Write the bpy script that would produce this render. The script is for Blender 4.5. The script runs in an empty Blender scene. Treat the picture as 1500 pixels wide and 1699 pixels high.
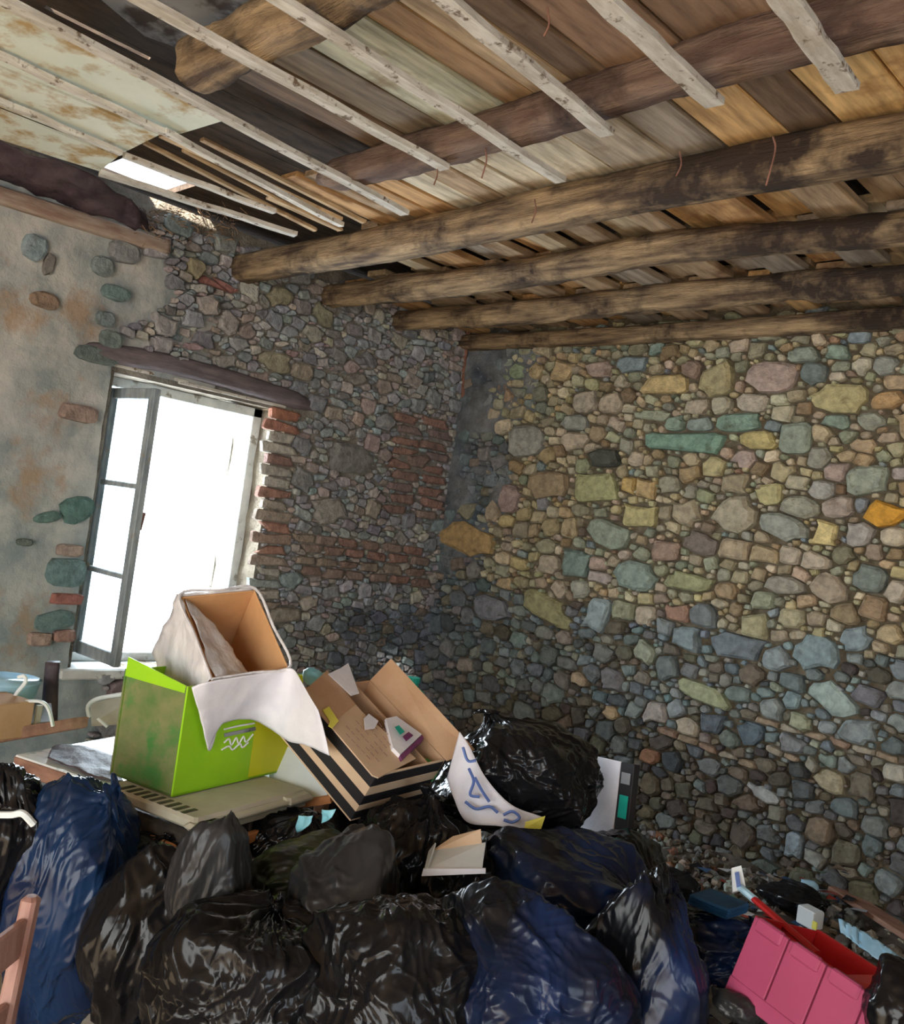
import bpy, math, random
import numpy as np
from mathutils import Vector, Matrix
random.seed(7); RNG = np.random.RandomState(11)
sc = bpy.context.scene
# ------------------------------------------------------------------ camera
PP = np.array([750., 849.5]); V1 = np.array([-786., 665.]); V2 = np.array([2257., 1095.])
FPX = math.sqrt(-np.dot(V1 - PP, V2 - PP))
def _cv(v): return np.array([v[0] - PP[0], -(v[1] - PP[1]), -FPX])
_X = -_cv(V1); _X /= np.linalg.norm(_X); _Y = _cv(V2); _Y /= np.linalg.norm(_Y); _Z = np.cross(_X, _Y)
RW = np.array([_X, _Y, _Z])
def ray(px, py): return RW @ np.array([px - PP[0], -(py - PP[1]), -FPX]) / FPX
CAM = -ray(737, 880) * 5.87; CAM[2] = 1.6
cd = bpy.data.cameras.new('camera'); cam = bpy.data.objects.new('camera', cd); sc.collection.objects.link(cam)
cam.matrix_world = Matrix([list(RW[0]) + [CAM[0]], list(RW[1]) + [CAM[1]], list(RW[2]) + [CAM[2]], [0, 0, 0, 1]])
cd.sensor_fit = 'HORIZONTAL'; cd.sensor_width = 36; cd.lens = 36 * FPX / 1500; cd.clip_start = .05
sc.camera = cam
# ------------------------------------------------------------------ light
wd = bpy.data.worlds.new('world'); sc.world = wd; wd.use_nodes = True
bg = wd.node_tree.nodes['Background']; bg.inputs[0].default_value = (.80, .90, 1.0, 1); bg.inputs[1].default_value = 4.6
def area(name, loc, direction, sx, sy, energy, col, portal=False):
    l = bpy.data.lights.new(name, 'AREA'); l.shape = 'RECTANGLE'; l.size = sx; l.size_y = sy; l.energy = energy; l.color = col
    o = bpy.data.objects.new(name, l); sc.collection.objects.link(o); o.location = loc
    o.rotation_euler = Vector(direction).to_track_quat('-Z', 'Y').to_euler()
    if portal: l.cycles.is_portal = True
    return o
area('window_portal', (-.52, -1.82, 1.42), (1, 0, 0), .9, 1.45, 1, (1, 1, 1), True)
area('back_opening_portal', (4.2, -7.15, 1.25), (0, 1, 0), 4.2, 2.4, 1, (1, 1, 1), True)
area('back_fill_light', (4.2, -7.3, 1.35), (-.12, 1, .12), 4.0, 2.2, 95, (1.0, .88, .70))  # warm fill lamp added in an unseen opening behind the camera
area('side_opening_portal', (7.15, -3.6, 1.5), (-1, 0, 0), 2.0, 1.6, 1, (1, 1, 1), True)
area('window_daylight', (-.75, -1.8, 1.6), (1, .05, -.12), 1.1, 1.6, 150, (.78, .90, 1.0))
sl = bpy.data.lights.new('sun', 'SUN'); sl.energy = 34; sl.angle = .02; sl.color = (1, .90, .75)
so = bpy.data.objects.new('sun', sl); sc.collection.objects.link(so)
so.rotation_euler = Vector((-.38, 1, -.85)).to_track_quat('-Z', 'Y').to_euler()
sc.view_settings.view_transform = 'Standard'; sc.view_settings.look = 'None'; sc.view_settings.gamma = 1
sc.view_settings.use_curve_mapping = False; sc.view_settings.exposure = 0.0
# ------------------------------------------------------------------ helpers
def onz(px, py, z): d = ray(px, py); return CAM + d * (z - CAM[2]) / d[2]
def onx(px, py, x=0.): d = ray(px, py); return CAM + d * (x - CAM[0]) / d[0]
def ony(px, py, y=0.): d = ray(px, py); return CAM + d * (y - CAM[1]) / d[1]
def at(px, py, t): return CAM + ray(px, py) * t
def onplane(px, py, o, n):
    d = ray(px, py); return CAM + d * np.dot(o - CAM, n) / np.dot(d, n)
def unit(v): v = np.asarray(v, float); return v / (np.linalg.norm(v) + 1e-12)
def hsh(ix, iy, iz, s):
    n = (ix * 73856093) ^ (iy * 19349663) ^ (iz * 83492791) ^ (s * 2654435761 & 0x7fffffff)
    n = (n ^ (n >> 13)) * 1274126177 & 0x7fffffff; n = (n ^ (n >> 16)) * 2246822519 & 0x7fffffff
    return ((n ^ (n >> 11)) & 0xffff) / 65535.
def vnoise(p, s=0):
    p = np.asarray(p, float); i = np.floor(p).astype(np.int64); f = p - i; f = f * f * f * (f * (f * 6 - 15) + 10)
    r = 0
    for dx in (0, 1):
        for dy in (0, 1):
            for dz in (0, 1):
                w = (f[:, 0] if dx else 1 - f[:, 0]) * (f[:, 1] if dy else 1 - f[:, 1]) * (f[:, 2] if dz else 1 - f[:, 2])
                r = r + w * hsh(i[:, 0] + dx, i[:, 1] + dy, i[:, 2] + dz, s)
    return r * 2 - 1
def fbm(p, s=0, o=4):
    r = 0; a = 1.; t = 0
    for k in range(o): r = r + a * vnoise(np.asarray(p) * 2 ** k + 17.3 * k, s + k); t += a; a *= .5
    return r / t
def link(o): sc.collection.objects.link(o); return o
def root_loc(o):
    v = Vector((0, 0, 0))
    while o is not None: v = v + o.location; o = o.parent
    return np.array(v)
def mesh(name, verts, faces, m, parent=None, origin=None, cols=None, smooth=False, uv=None):
    verts = np.asarray(verts, float)
    if parent is not None: off = root_loc(parent); loc = (0, 0, 0)
    else:
        if origin is None: origin = np.array([(verts[:, 0].min() + verts[:, 0].max()) / 2, (verts[:, 1].min() + verts[:, 1].max()) / 2, verts[:, 2].min()])
        off = np.array(origin, float); loc = off
    me = bpy.data.meshes.new(name); me.from_pydata((verts - off).tolist(), [], [list(map(int, f)) for f in faces]); me.update()
    if smooth: me.polygons.foreach_set('use_smooth', [True] * len(me.polygons))
    if cols is not None:
        ca = me.color_attributes.new('Col', 'FLOAT_COLOR', 'POINT'); c4 = np.ones((len(verts), 4)); c4[:, :3] = cols; ca.data.foreach_set('color', c4.ravel())
    for mm in (m if isinstance(m, (list, tuple)) else [m]): me.materials.append(mm)
    o = bpy.data.objects.new(name, me); o.location = loc; o.parent = parent; link(o); return o
def tag(o, label=None, cat=None, group=None, kind=None):
    if label: o['label'] = label
    if cat: o['category'] = cat
    if group: o['group'] = group
    if kind: o['kind'] = kind
    return o
def thing(name, label, cat, loc, group=None):
    o = bpy.data.objects.new(name, None); o.location = Vector([float(v) for v in loc]); o.empty_display_size = .1; link(o); return tag(o, label, cat, group)
class MB:
    def __init__(s): s.v = []; s.f = []; s.c = []; s.n = 0; s.mi = []
    def add(s, v, f, col=None, mi=0):
        v = np.asarray(v, float); s.v.append(v); s.f += [[i + s.n for i in q] for q in f]; s.n += len(v); s.mi += [mi] * len(f)
        s.c.append(np.tile(np.array(col if col is not None else (1, 1, 1), float), (len(v), 1)) if np.ndim(col) < 2 else col)
    def build(s, name, m, parent=None, **k):
        o = mesh(name, np.vstack(s.v), s.f, m, parent, cols=np.vstack(s.c), **k)
        if any(s.mi): o.data.polygons.foreach_set('material_index', s.mi)
        return o
def frame3(o, a, b):
    """orthonormal frame: x towards a, y towards b as far as square allows"""
    ex = unit(np.asarray(a) - o); bb = np.asarray(b) - o; ey = unit(bb - ex * np.dot(bb, ex)); return ex, ey, np.cross(ex, ey)
def boxv(o, ex, ey, ez, lx, ly, lz, ch=.0):
    """box from corner o; ch = chamfer"""
    o = np.asarray(o, float); ex, ey, ez = [np.asarray(e, float) for e in (ex, ey, ez)]
    if ch <= 0:
        v = [o + ex * lx * i + ey * ly * j + ez * lz * k for k in (0, 1) for j in (0, 1) for i in (0, 1)]
        return v, [[0, 2, 3, 1], [4, 5, 7, 6], [0, 1, 5, 4], [2, 6, 7, 3], [0, 4, 6, 2], [1, 3, 7, 5]]
    c = min(ch, lx * .45, ly * .45, lz * .45)
    prof = [(c, 0), (lx - c, 0), (lx, c), (lx, ly - c), (lx - c, ly), (c, ly), (0, ly - c), (0, c)]
    ins = [(c + c, c), (lx - 2 * c, c), (lx - c, 2 * c), (lx - c, ly - 2 * c), (lx - 2 * c, ly - c), (2 * c, ly - c), (c, ly - 2 * c), (c, 2 * c)]
    v = []; 
    for z, pr in ((0, ins), (c, prof), (lz - c, prof), (lz, ins)): v += [o + ex * x + ey * y + ez * z for x, y in pr]
    f = [list(range(7, -1, -1)), list(range(24, 32))]
    for r in range(3):
        for i in range(8): j = (i + 1) % 8; f.append([r * 8 + i, r * 8 + j, r * 8 + 8 + j, r * 8 + 8 + i])
    return v, f
def tube(pts, rad, n=8, cap=True, flat=1.):
    pts = np.asarray(pts, float); m = len(pts); rad = np.full(m, rad) if np.ndim(rad) == 0 else np.asarray(rad)
    v = []; up = np.array([0, 0, 1.]); u0 = None
    for i in range(m):
        t = unit(pts[min(i + 1, m - 1)] - pts[max(i - 1, 0)])
        if u0 is None: u0 = unit(np.cross(t, up if abs(t[2]) < .9 else np.array([1., 0, 0])))
        u = unit(u0 - t * np.dot(u0, t)); u0 = u; w = np.cross(t, u)
        for k in range(n): a = 2 * math.pi * k / n; v.append(pts[i] + (u * math.cos(a) + w * math.sin(a) * flat) * rad[i])
    f = []
    for i in range(m - 1):
        for k in range(n): k2 = (k + 1) % n; f.append([i * n + k, i * n + k2, i * n + n + k2, i * n + n + k])
    if cap: f.append(list(range(n - 1, -1, -1))); f.append([(m - 1) * n + k for k in range(n)])
    return v, f
def bez(pts, n=8):
    pts = np.asarray(pts, float); out = []
    P = np.vstack([2 * pts[0] - pts[1], pts, 2 * pts[-1] - pts[-2]])
    for i in range(1, len(P) - 2):
        for k in range(n):
            t = k / n; out.append(.5 * ((2 * P[i]) + (-P[i - 1] + P[i + 1]) * t + (2 * P[i - 1] - 5 * P[i] + 4 * P[i + 1] - P[i + 2]) * t * t + (-P[i - 1] + 3 * P[i] - 3 * P[i + 1] + P[i + 2]) * t ** 3))
    out.append(pts[-1]); return np.array(out)
# ------------------------------------------------------------------ materials
def newmat(name):
    m = bpy.data.materials.new(name); m.use_nodes = True; nt = m.node_tree; b = nt.nodes['Principled BSDF']; return m, nt, b
def N(nt, t, **k):
    n = nt.nodes.new(t)
    for a, v in k.items():
        if a in n.inputs: n.inputs[a].default_value = v
        else: setattr(n, a, v)
    return n
def mat(name, c1, c2=None, rough=.8, scale=8, stretch=(1, 1, 1), bump=.3, bscale=None, c3=None, attr=False, spec=.4, contrast=(.35, .65), metal=0., rnd=0., detail=6, c3scale=3, c3th=(.55, .7), coat=0., dist=.01, trans=0.):
    m, nt, b = newmat(name); L = nt.links
    tc = N(nt, 'ShaderNodeTexCoord'); mp = N(nt, 'ShaderNodeMapping'); mp.inputs['Scale'].default_value = stretch; L.new(tc.outputs['Object'], mp.inputs[0])
    n1 = N(nt, 'ShaderNodeTexNoise', Scale=scale, Detail=detail, Roughness=.6); L.new(mp.outputs[0], n1.inputs[0])
    mr = N(nt, 'ShaderNodeMapRange'); mr.inputs[1].default_value = contrast[0]; mr.inputs[2].default_value = contrast[1]; L.new(n1.outputs[0], mr.inputs[0])
    mx = N(nt, 'ShaderNodeMix', data_type='RGBA'); L.new(mr.outputs[0], mx.inputs[0])
    mx.inputs[6].default_value = (*c1, 1); mx.inputs[7].default_value = (*(c2 or c1), 1); col = mx.outputs[2]
    if c3:
        n3 = N(nt, 'ShaderNodeTexNoise', Scale=c3scale, Detail=5, Roughness=.65); mp3 = N(nt, 'ShaderNodeMapping'); mp3.inputs['Location'].default_value = (3.1, 7.7, 1.3); L.new(tc.outputs['Object'], mp3.inputs[0]); L.new(mp3.outputs[0], n3.inputs[0])
        r3 = N(nt, 'ShaderNodeMapRange'); r3.inputs[1].default_value = c3th[0]; r3.inputs[2].default_value = c3th[1]; L.new(n3.outputs[0], r3.inputs[0])
        m3 = N(nt, 'ShaderNodeMix', data_type='RGBA'); L.new(r3.outputs[0], m3.inputs[0]); L.new(col, m3.inputs[6]); m3.inputs[7].default_value = (*c3, 1); col = m3.outputs[2]
    if attr:
        at_ = N(nt, 'ShaderNodeAttribute', attribute_name='Col'); mm = N(nt, 'ShaderNodeMix', data_type='RGBA', blend_type='MULTIPLY'); mm.inputs[0].default_value = 1
        L.new(at_.outputs[0], mm.inputs[6]); L.new(col, mm.inputs[7]); col = mm.outputs[2]
    if rnd:
        oi = N(nt, 'ShaderNodeObjectInfo'); rr = N(nt, 'ShaderNodeMapRange'); rr.inputs[3].default_value = 1 - rnd; rr.inputs[4].default_value = 1 + rnd; L.new(oi.outputs['Random'], rr.inputs[0])
        hs = N(nt, 'ShaderNodeHueSaturation'); L.new(rr.outputs[0], hs.inputs['Value']); L.new(col, hs.inputs['Color']); col = hs.outputs[0]
    L.new(col, b.inputs['Base Color']); b.inputs['Roughness'].default_value = rough; b.inputs['Specular IOR Level'].default_value = spec; b.inputs['Metallic'].default_value = metal
    b.inputs['Coat Weight'].default_value = coat; b.inputs['Transmission Weight'].default_value = trans
    if bump:
        n2 = N(nt, 'ShaderNodeTexNoise', Scale=bscale or scale * 3, Detail=6, Roughness=.65); L.new(mp.outputs[0], n2.inputs[0])
        bp = N(nt, 'ShaderNodeBump', Strength=bump, Distance=dist); L.new(n2.outputs[0], bp.inputs['Height']); L.new(bp.outputs[0], b.inputs['Normal'])
    return m
M = {}
M['stone'] = mat('stone', (.62, .62, .62), (1.1, 1.1, 1.08), rough=.85, scale=26, bump=1., bscale=55, attr=True, contrast=(.34, .66), dist=.014, c3=(.38, .33, .27), c3scale=14, c3th=(.58, .75))
M['mortar'] = mat('mortar', (.10, .085, .065), (.19, .17, .135), rough=.95, scale=12, bump=1., bscale=70, attr=True, dist=.02)
M['plaster'] = mat('plaster', (.24, .27, .27), (.46, .44, .41), rough=.92, scale=6, bump=.9, bscale=26, c3=(.34, .25, .18), c3scale=3.2, c3th=(.54, .66), attr=True)
M['beam'] = mat('beam_wood', (.10, .06, .035), (.55, .38, .21), rough=.85, scale=4.5, stretch=(.7, 5, 5), bump=1., bscale=14, c3=(.045, .026, .016), c3scale=3.2, c3th=(.46, .60), dist=.03)
M['beam_dark'] = mat('beam_dark_wood', (.11, .06, .045), (.27, .18, .13), rough=.85, scale=4.5, stretch=(.7, 5, 5), bump=1., bscale=14, c3=(.04, .022, .018), c3scale=4, c3th=(.5, .66), dist=.02)
M['batten'] = mat('batten_wood', (.44, .39, .32), (.70, .67, .61), rough=.85, scale=9, stretch=(4, .8, 4), bump=.6, c3=(.16, .11, .07), c3scale=24, c3th=(.57, .66), rnd=.12)
M['plank'] = mat('plank_wood', (.55, .5, .45), (1.15, 1.1, 1.05), rough=.8, scale=6, stretch=(5, .6, 5), bump=.5, attr=True, c3=(.40, .26, .16), c3scale=3.5, c3th=(.55, .72))
M['fibre'] = mat('fibreboard', (.60, .66, .58), (.72, .75, .66), rough=.9, scale=3, bump=.2, c3=(.42, .29, .13), c3scale=5, c3th=(.49, .62), attr=True)
M['roof'] = mat('roof_board', (.035, .025, .02), (.10, .07, .05), rough=.9, scale=5, stretch=(4, 1, 4), bump=.5)
M['paintwood'] = mat('painted_wood', (.52, .55, .55), (.72, .74, .72), rough=.6, scale=9, bump=.3, c3=(.28, .26, .22), c3scale=14, c3th=(.58, .66))
M['sash'] = mat('sash_wood', (.20, .24, .27), (.38, .42, .44), rough=.6, scale=14, stretch=(2, 2, .6), bump=.4, c3=(.30, .24, .15), c3scale=9, c3th=(.58, .7))
M['rust'] = mat('rusty_iron', (.14, .06, .04), (.26, .12, .08), rough=.8, scale=20, bump=.4)
M['floor'] = mat('floor_dirt', (.26, .20, .14), (.42, .35, .26), rough=.9, scale=5, bump=.6)
M['backwall'] = mat('back_wall_lime', (.42, .37, .30), (.55, .49, .40), rough=.9, scale=3, bump=.4)
def bagmat(name, c, c2, rough=.19, bump=.22, scale=9, spec=.28):
    m, nt, b = newmat(name); L = nt.links
    tc = N(nt, 'ShaderNodeTexCoord'); n0 = N(nt, 'ShaderNodeTexNoise', Scale=3, Detail=2, Distortion=.6); L.new(tc.outputs['Object'], n0.inputs[0])
    mx = N(nt, 'ShaderNodeMix', data_type='RGBA'); mr = N(nt, 'ShaderNodeMapRange'); mr.inputs[1].default_value = .38; mr.inputs[2].default_value = .66
    L.new(n0.outputs[0], mr.inputs[0]); L.new(mr.outputs[0], mx.inputs[0]); mx.inputs[6].default_value = (*c, 1); mx.inputs[7].default_value = (*c2, 1); L.new(mx.outputs[2], b.inputs['Base Color'])
    b.inputs['Roughness'].default_value = rough; b.inputs['Specular IOR Level'].default_value = spec
    mp = N(nt, 'ShaderNodeMapping'); mp.inputs['Scale'].default_value = (1.6, 1.6, .7); L.new(tc.outputs['Object'], mp.inputs[0])
    n1 = N(nt, 'ShaderNodeTexNoise', Scale=scale, Detail=3, Roughness=.5, Distortion=.5); L.new(mp.outputs[0], n1.inputs[0])
    bp = N(nt, 'ShaderNodeBump', Strength=bump, Distance=.012); L.new(n1.outputs[0], bp.inputs['Height']); L.new(bp.outputs[0], b.inputs['Normal']); return m
M['bag'] = bagmat('black_bag_plastic', (.006, .006, .007), (.012, .012, .014))
M['bagblue'] = bagmat('navy_bag_plastic', (.006, .014, .045), (.012, .040, .11), rough=.25)
M['bagsheen'] = bagmat('blue_sheen_bag_plastic', (.006, .007, .010), (.010, .028, .10), rough=.25)  # blue sky sheen put into the base colour in patches
M['baggrey'] = bagmat('charcoal_bag_plastic', (.022, .022, .024), (.035, .035, .036), rough=.3)
M['baggreen'] = bagmat('green_black_bag_plastic', (.012, .014, .012), (.05, .07, .015), rough=.35)
M['white'] = mat('white_paper', (.74, .73, .80), (.86, .85, .90), rough=.7, scale=6, bump=.3, bscale=14)
M['film'] = mat('white_plastic_film', (.60, .58, .60), (.82, .81, .84), rough=.4, scale=9, stretch=(2, 2, .6), bump=.8, bscale=16)
M['card'] = mat('brown_cardboard', (.46, .27, .15), (.56, .36, .22), rough=.8, scale=5, bump=.15, bscale=80)
M['cardin'] = mat('orange_cardboard', (.60, .31, .13), (.70, .40, .19), rough=.8, scale=5, bump=.15)
M['cardtan'] = mat('tan_cardboard', (.60, .42, .27), (.68, .50, .34), rough=.8, scale=5, bump=.1)
M['cardblack'] = mat('black_print', (.012, .011, .014), (.02, .018, .02), rough=.6, scale=5, bump=.1)
M['green'] = mat('lime_green_board', (.27, .60, .015), (.36, .66, .015), rough=.45, scale=3, bump=.05)
M['greendirty'] = mat('dirty_green_board', (.09, .17, .04), (.22, .22, .09), rough=.7, scale=9, bump=.3, c3=(.06, .20, .04), c3scale=5, c3th=(.50, .6))
M['yellow'] = mat('yellow_green_board', (.60, .66, .004), (.66, .68, .006), rough=.45, scale=3, bump=.05)
M['beige'] = mat('beige_plastic', (.42, .40, .31), (.52, .50, .40), rough=.55, scale=8, bump=.1)
M['darkmetal'] = mat('dark_metal', (.05, .045, .04), (.12, .10, .08), rough=.5, scale=14, bump=.4, metal=.3)
M['laminate'] = mat('white_laminate', (.70, .76, .80), (.82, .86, .88), rough=.25, scale=5, bump=.03, c3=(.38, .48, .55), c3scale=7, c3th=(.58, .66), spec=.6)
M['brownwood'] = mat('brown_wood', (.20, .10, .07), (.36, .20, .14), rough=.6, scale=6, stretch=(1, 4, 4), bump=.4)
M['orangewood'] = mat('orange_wood', (.50, .20, .07), (.62, .30, .12), rough=.6, scale=6, bump=.4)
M['chairwood'] = mat('chair_wood', (.30, .15, .12), (.42, .25, .21), rough=.55, scale=8, stretch=(3, 3, .7), bump=.3)
M['pink'] = mat('pink_plastic', (.36, .055, .13), (.41, .07, .16), rough=.45, scale=4, bump=.08)
M['red'] = mat('red_plastic', (.40, .010, .013), (.46, .016, .018), rough=.4, scale=4, bump=.08)
M['teal'] = mat('teal_plastic', (.01, .36, .28), (.02, .46, .36), rough=.4, scale=6, bump=.2)
M['brightgreen'] = mat('green_plastic', (.08, .48, .10), (.14, .56, .16), rough=.35, scale=9, bump=.4)
M['cyan'] = mat('cyan_plastic', (.16, .50, .60), (.35, .66, .74), rough=.35, scale=9, bump=.3)
M['ltblue'] = mat('light_blue_plastic', (.30, .55, .72), (.50, .72, .85), rough=.3, scale=6, bump=.4)
M['blue'] = mat('blue_cloth', (.01, .06, .16), (.02, .11, .26), rough=.7, scale=9, bump=.5)
M['inkblue'] = mat('blue_ink', (.10, .16, .42), (.14, .22, .50), rough=.7, scale=9, bump=0)
M['ink'] = mat('dark_ink', (.20, .11, .09), (.24, .14, .12), rough=.7, scale=9, bump=0)
M['purple'] = mat('purple_print', (.16, .03, .12), (.2, .05, .16), rough=.5, scale=9, bump=0)
M['ystrap'] = mat('yellow_tape', (.80, .74, .10), (.86, .80, .16), rough=.5, scale=9, bump=.1)
M['whitepl'] = mat('white_plastic', (.70, .76, .78), (.80, .84, .86), rough=.35, scale=6, bump=.05)
M['rubble'] = mat('rubble', (.5, .5, .5), (1.1, 1.05, 1.), rough=.95, scale=18, bump=.8, attr=True)
M['straw'] = mat('straw', (.12, .07, .04), (.30, .19, .11), rough=.9, scale=30, bump=.2)
M['tarp'] = mat('dark_hollow_and_rag', (.035, .02, .03), (.10, .07, .08), rough=.55, scale=9, bump=.6)
M['denim'] = mat('blue_grey_sheet', (.20, .21, .23), (.32, .33, .35), rough=.7, scale=3, bump=.2, c3=(.06, .05, .05), c3scale=4, c3th=(.5, .6))
def glassmat():
    m, nt, b = newmat('window_glass'); L = nt.links; nt.nodes.remove(b); out = nt.nodes['Material Output']
    t = N(nt, 'ShaderNodeBsdfTransparent'); g = N(nt, 'ShaderNodeBsdfGlossy', Roughness=.08); mx = N(nt, 'ShaderNodeMixShader'); mx.inputs[0].default_value = .06
    t.inputs[0].default_value = (.92, .95, .95, 1); L.new(t.outputs[0], mx.inputs[1]); L.new(g.outputs[0], mx.inputs[2]); L.new(mx.outputs[0], out.inputs[0]); return m
M['glass'] = glassmat()
# ------------------------------------------------------------------ stones
def palette(lst):
    cols = [c for c, w in lst]; w = np.array([w for c, w in lst], float); w /= w.sum()
    return lambda: np.array(cols[RNG.choice(len(cols), p=w)]) * (1 + .16 * RNG.randn()) * (1 + .04 * RNG.randn(3))
PW = palette([((.40, .36, .26), 4), ((.44, .37, .24), 3), ((.33, .33, .26), 3), ((.36, .30, .24), 2), ((.28, .31, .26), 2), ((.46, .42, .34), 2.5), ((.30, .22, .15), 1.6), ((.50, .44, .36), 1.4)])
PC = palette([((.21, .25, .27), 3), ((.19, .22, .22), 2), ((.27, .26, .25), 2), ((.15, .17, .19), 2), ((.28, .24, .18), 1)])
PD = palette([((.17, .15, .11), 3), ((.22, .18, .13), 3), ((.19, .21, .21), 3), ((.14, .15, .15), 2), ((.26, .23, .18), 2), ((.25, .27, .26), 2), ((.11, .09, .08), 1.5)])  # low stones; shade at the wall foot partly put into their darker tones
PB = palette([((.27, .32, .33), 3), ((.30, .33, .31), 3), ((.22, .27, .29), 2), ((.36, .36, .29), 2), ((.33, .29, .24), 1.2)])
PL = palette([((.33, .33, .34), 3), ((.27, .28, .30), 3), ((.37, .34, .32), 2), ((.34, .28, .26), 2), ((.24, .23, .24), 1.2), ((.40, .37, .32), 1.5), ((.28, .32, .33), 1.5)])
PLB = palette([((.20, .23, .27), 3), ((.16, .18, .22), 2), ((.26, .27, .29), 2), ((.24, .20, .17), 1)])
def stones(spec, u0, u1, v0, v1, forbid, palfn, sizes, seed, ratio=(.55, 1.)):
    """list of (u,v,a,b,rot,e,col): explicit first, then dart thrown from large to small"""
    S = [tuple(s) for s in spec]; A = np.array([[s[0], s[1], s[2], s[3], s[4]] for s in S]) if S else np.zeros((0, 5))
    buf = np.zeros((6000, 5)); n = len(S); buf[:n] = A
    for (amin, amax, tries, slack) in sizes:
        U = RNG.uniform(u0, u1, tries); V = RNG.uniform(v0, v1, tries); AA = RNG.uniform(amin, amax, tries); RR = RNG.uniform(*ratio, tries); TH = RNG.normal(0, .18, tries)
        for u, v, a, r, th in zip(U, V, AA, RR, TH):
            b = a * r
            if forbid(u, v, a, b): continue
            if n:
                d = buf[:n]; du = u - d[:, 0]; dv = v - d[:, 1]
                near = (abs(du) < d[:, 2] + a) & (abs(dv) < np.maximum(d[:, 3], d[:, 2] * .6) + a)
                if near.any():
                    q = d[near]; du = du[near]; dv = dv[near]; ang = np.arctan2(dv, du)
                    r1 = q[:, 2] * q[:, 3] / np.sqrt((q[:, 3] * np.cos(ang - q[:, 4])) ** 2 + (q[:, 2] * np.sin(ang - q[:, 4])) ** 2)
                    r2 = a * b / np.sqrt((b * np.cos(ang - th)) ** 2 + (a * np.sin(ang - th)) ** 2)
                    if (np.hypot(du, dv) < (r1 + r2) * slack).any(): continue
            if n >= 5990: break
            buf[n] = (u, v, a, b, th); n += 1; S.append((u, v, a, b, th, RNG.choice([2.1, 2.6, 3.4, 5., 7.]), palfn(u, v)))
    return S
def outline(S, K=12):
    B = np.array([[s[0], s[1], s[2], s[3], s[4], s[5]] for s in S]); out = []
    ts = np.linspace(.45, 1.5, 36)
    def metric(P, q):
        d = P[:, None, :] - q[None, :, :2]; c = np.cos(q[:, 4]); s = np.sin(q[:, 4])
        x = abs(d[..., 0] * c + d[..., 1] * s) / q[:, 2]; y = abs(-d[..., 0] * s + d[..., 1] * c) / q[:, 3]; e = q[:, 5]
        return (x ** e + y ** e + 1e-12) ** (1 / e)
    for i, s in enumerate(S):
        q = B[i]; R = (q[2] * 2.4 + .05); near = (abs(B[:, 0] - q[0]) < R + B[:, 2]) & (abs(B[:, 1] - q[1]) < R + B[:, 2]); near[i] = False; nb = B[near]
        ph = .5 + RNG.uniform(-.2, .2) * (q[5] < 4); th = (np.arange(K) + ph) / K * 2 * math.pi; e = q[5]
        ca, sa = np.cos(th), np.sin(th); lx = np.sign(ca) * abs(ca) ** (2 / e) * q[2]; ly = np.sign(sa) * abs(sa) ** (2 / e) * q[3]; c, sn = math.cos(q[4]), math.sin(q[4])
        D = np.stack([lx * c - ly * sn, lx * sn + ly * c], 1)
        P = q[:2] + D[:, None, :] * ts[None, :, None]
        if len(nb):
            mo = metric(P.reshape(-1, 2), nb).min(1).reshape(K, -1); ok = ts[None, :] < mo
            k = np.where(ok.all(1), len(ts) - 1, np.argmin(ok, 1) - 1); k = np.clip(k, 0, len(ts) - 1)
        else: k = np.full(K, len(ts) - 1)
        tt = np.minimum(ts[k] * .955, 1.42 + RNG.uniform(-.12, .12, K)); tt = tt * (1 + RNG.uniform(-.05, .03, K))
        out.append(D * tt[:, None] + q[:2])
    return out
def stone_geo(s, ol, to3, h):
    """to3(u,v,depth)->xyz ; dome"""
    K = len(ol); c = ol.mean(0); V = []; tl = RNG.uniform(-.25, .25, 2)
    for sc_, hh in ((1., -.35), (.95, .62), (.74, .94)):
        r = c + (ol - c) * sc_
        for p in r:
            w = (p - c) / max(s[2], .02); V.append(to3(p[0], p[1], h * (hh + (tl @ w if hh > 0 else 0) + RNG.uniform(-.10, .10) * (hh > 0))))
    F = []
    for r in range(2):
        for i in range(K): j = (i + 1) % K; F.append([r * K + i, r * K + j, r * K + K + j, r * K + K + i])
    F.append([2 * K + i for i in range(K)])
    return V, F
def build_stones(S, to3, parent, flip=False, hk=.045):
    OL = outline(S); area_ = [s[2] * s[3] for s in S]; order = np.argsort(area_)[::-1]; big = set(order[:300].tolist()); mb = MB()
    for i, s in enumerate(S):
        h = min(hk * (.5 + 9 * min(s[2], s[3])) * RNG.uniform(.75, 1.25), .05)
        V, F = stone_geo(s, OL[i], to3, h)
        if flip: F = [f[::-1] for f in F]
        if flip is False and plf(s[0], s[1]) > -.15: V = [(v[0] + .016 + .018 * (v[0] > 0), v[1], v[2]) for v in V]
        if i in big:
            nm = 'brick' if len(s) > 7 else 'stone'
            mesh(nm, V, F, M['stone'], parent, cols=np.tile(s[6], (len(V), 1)), smooth=False)
        else: mb.add(V, F, s[6])
    o = mb.build('small_stones', M['stone'], parent); tag(o, kind='stuff')
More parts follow.
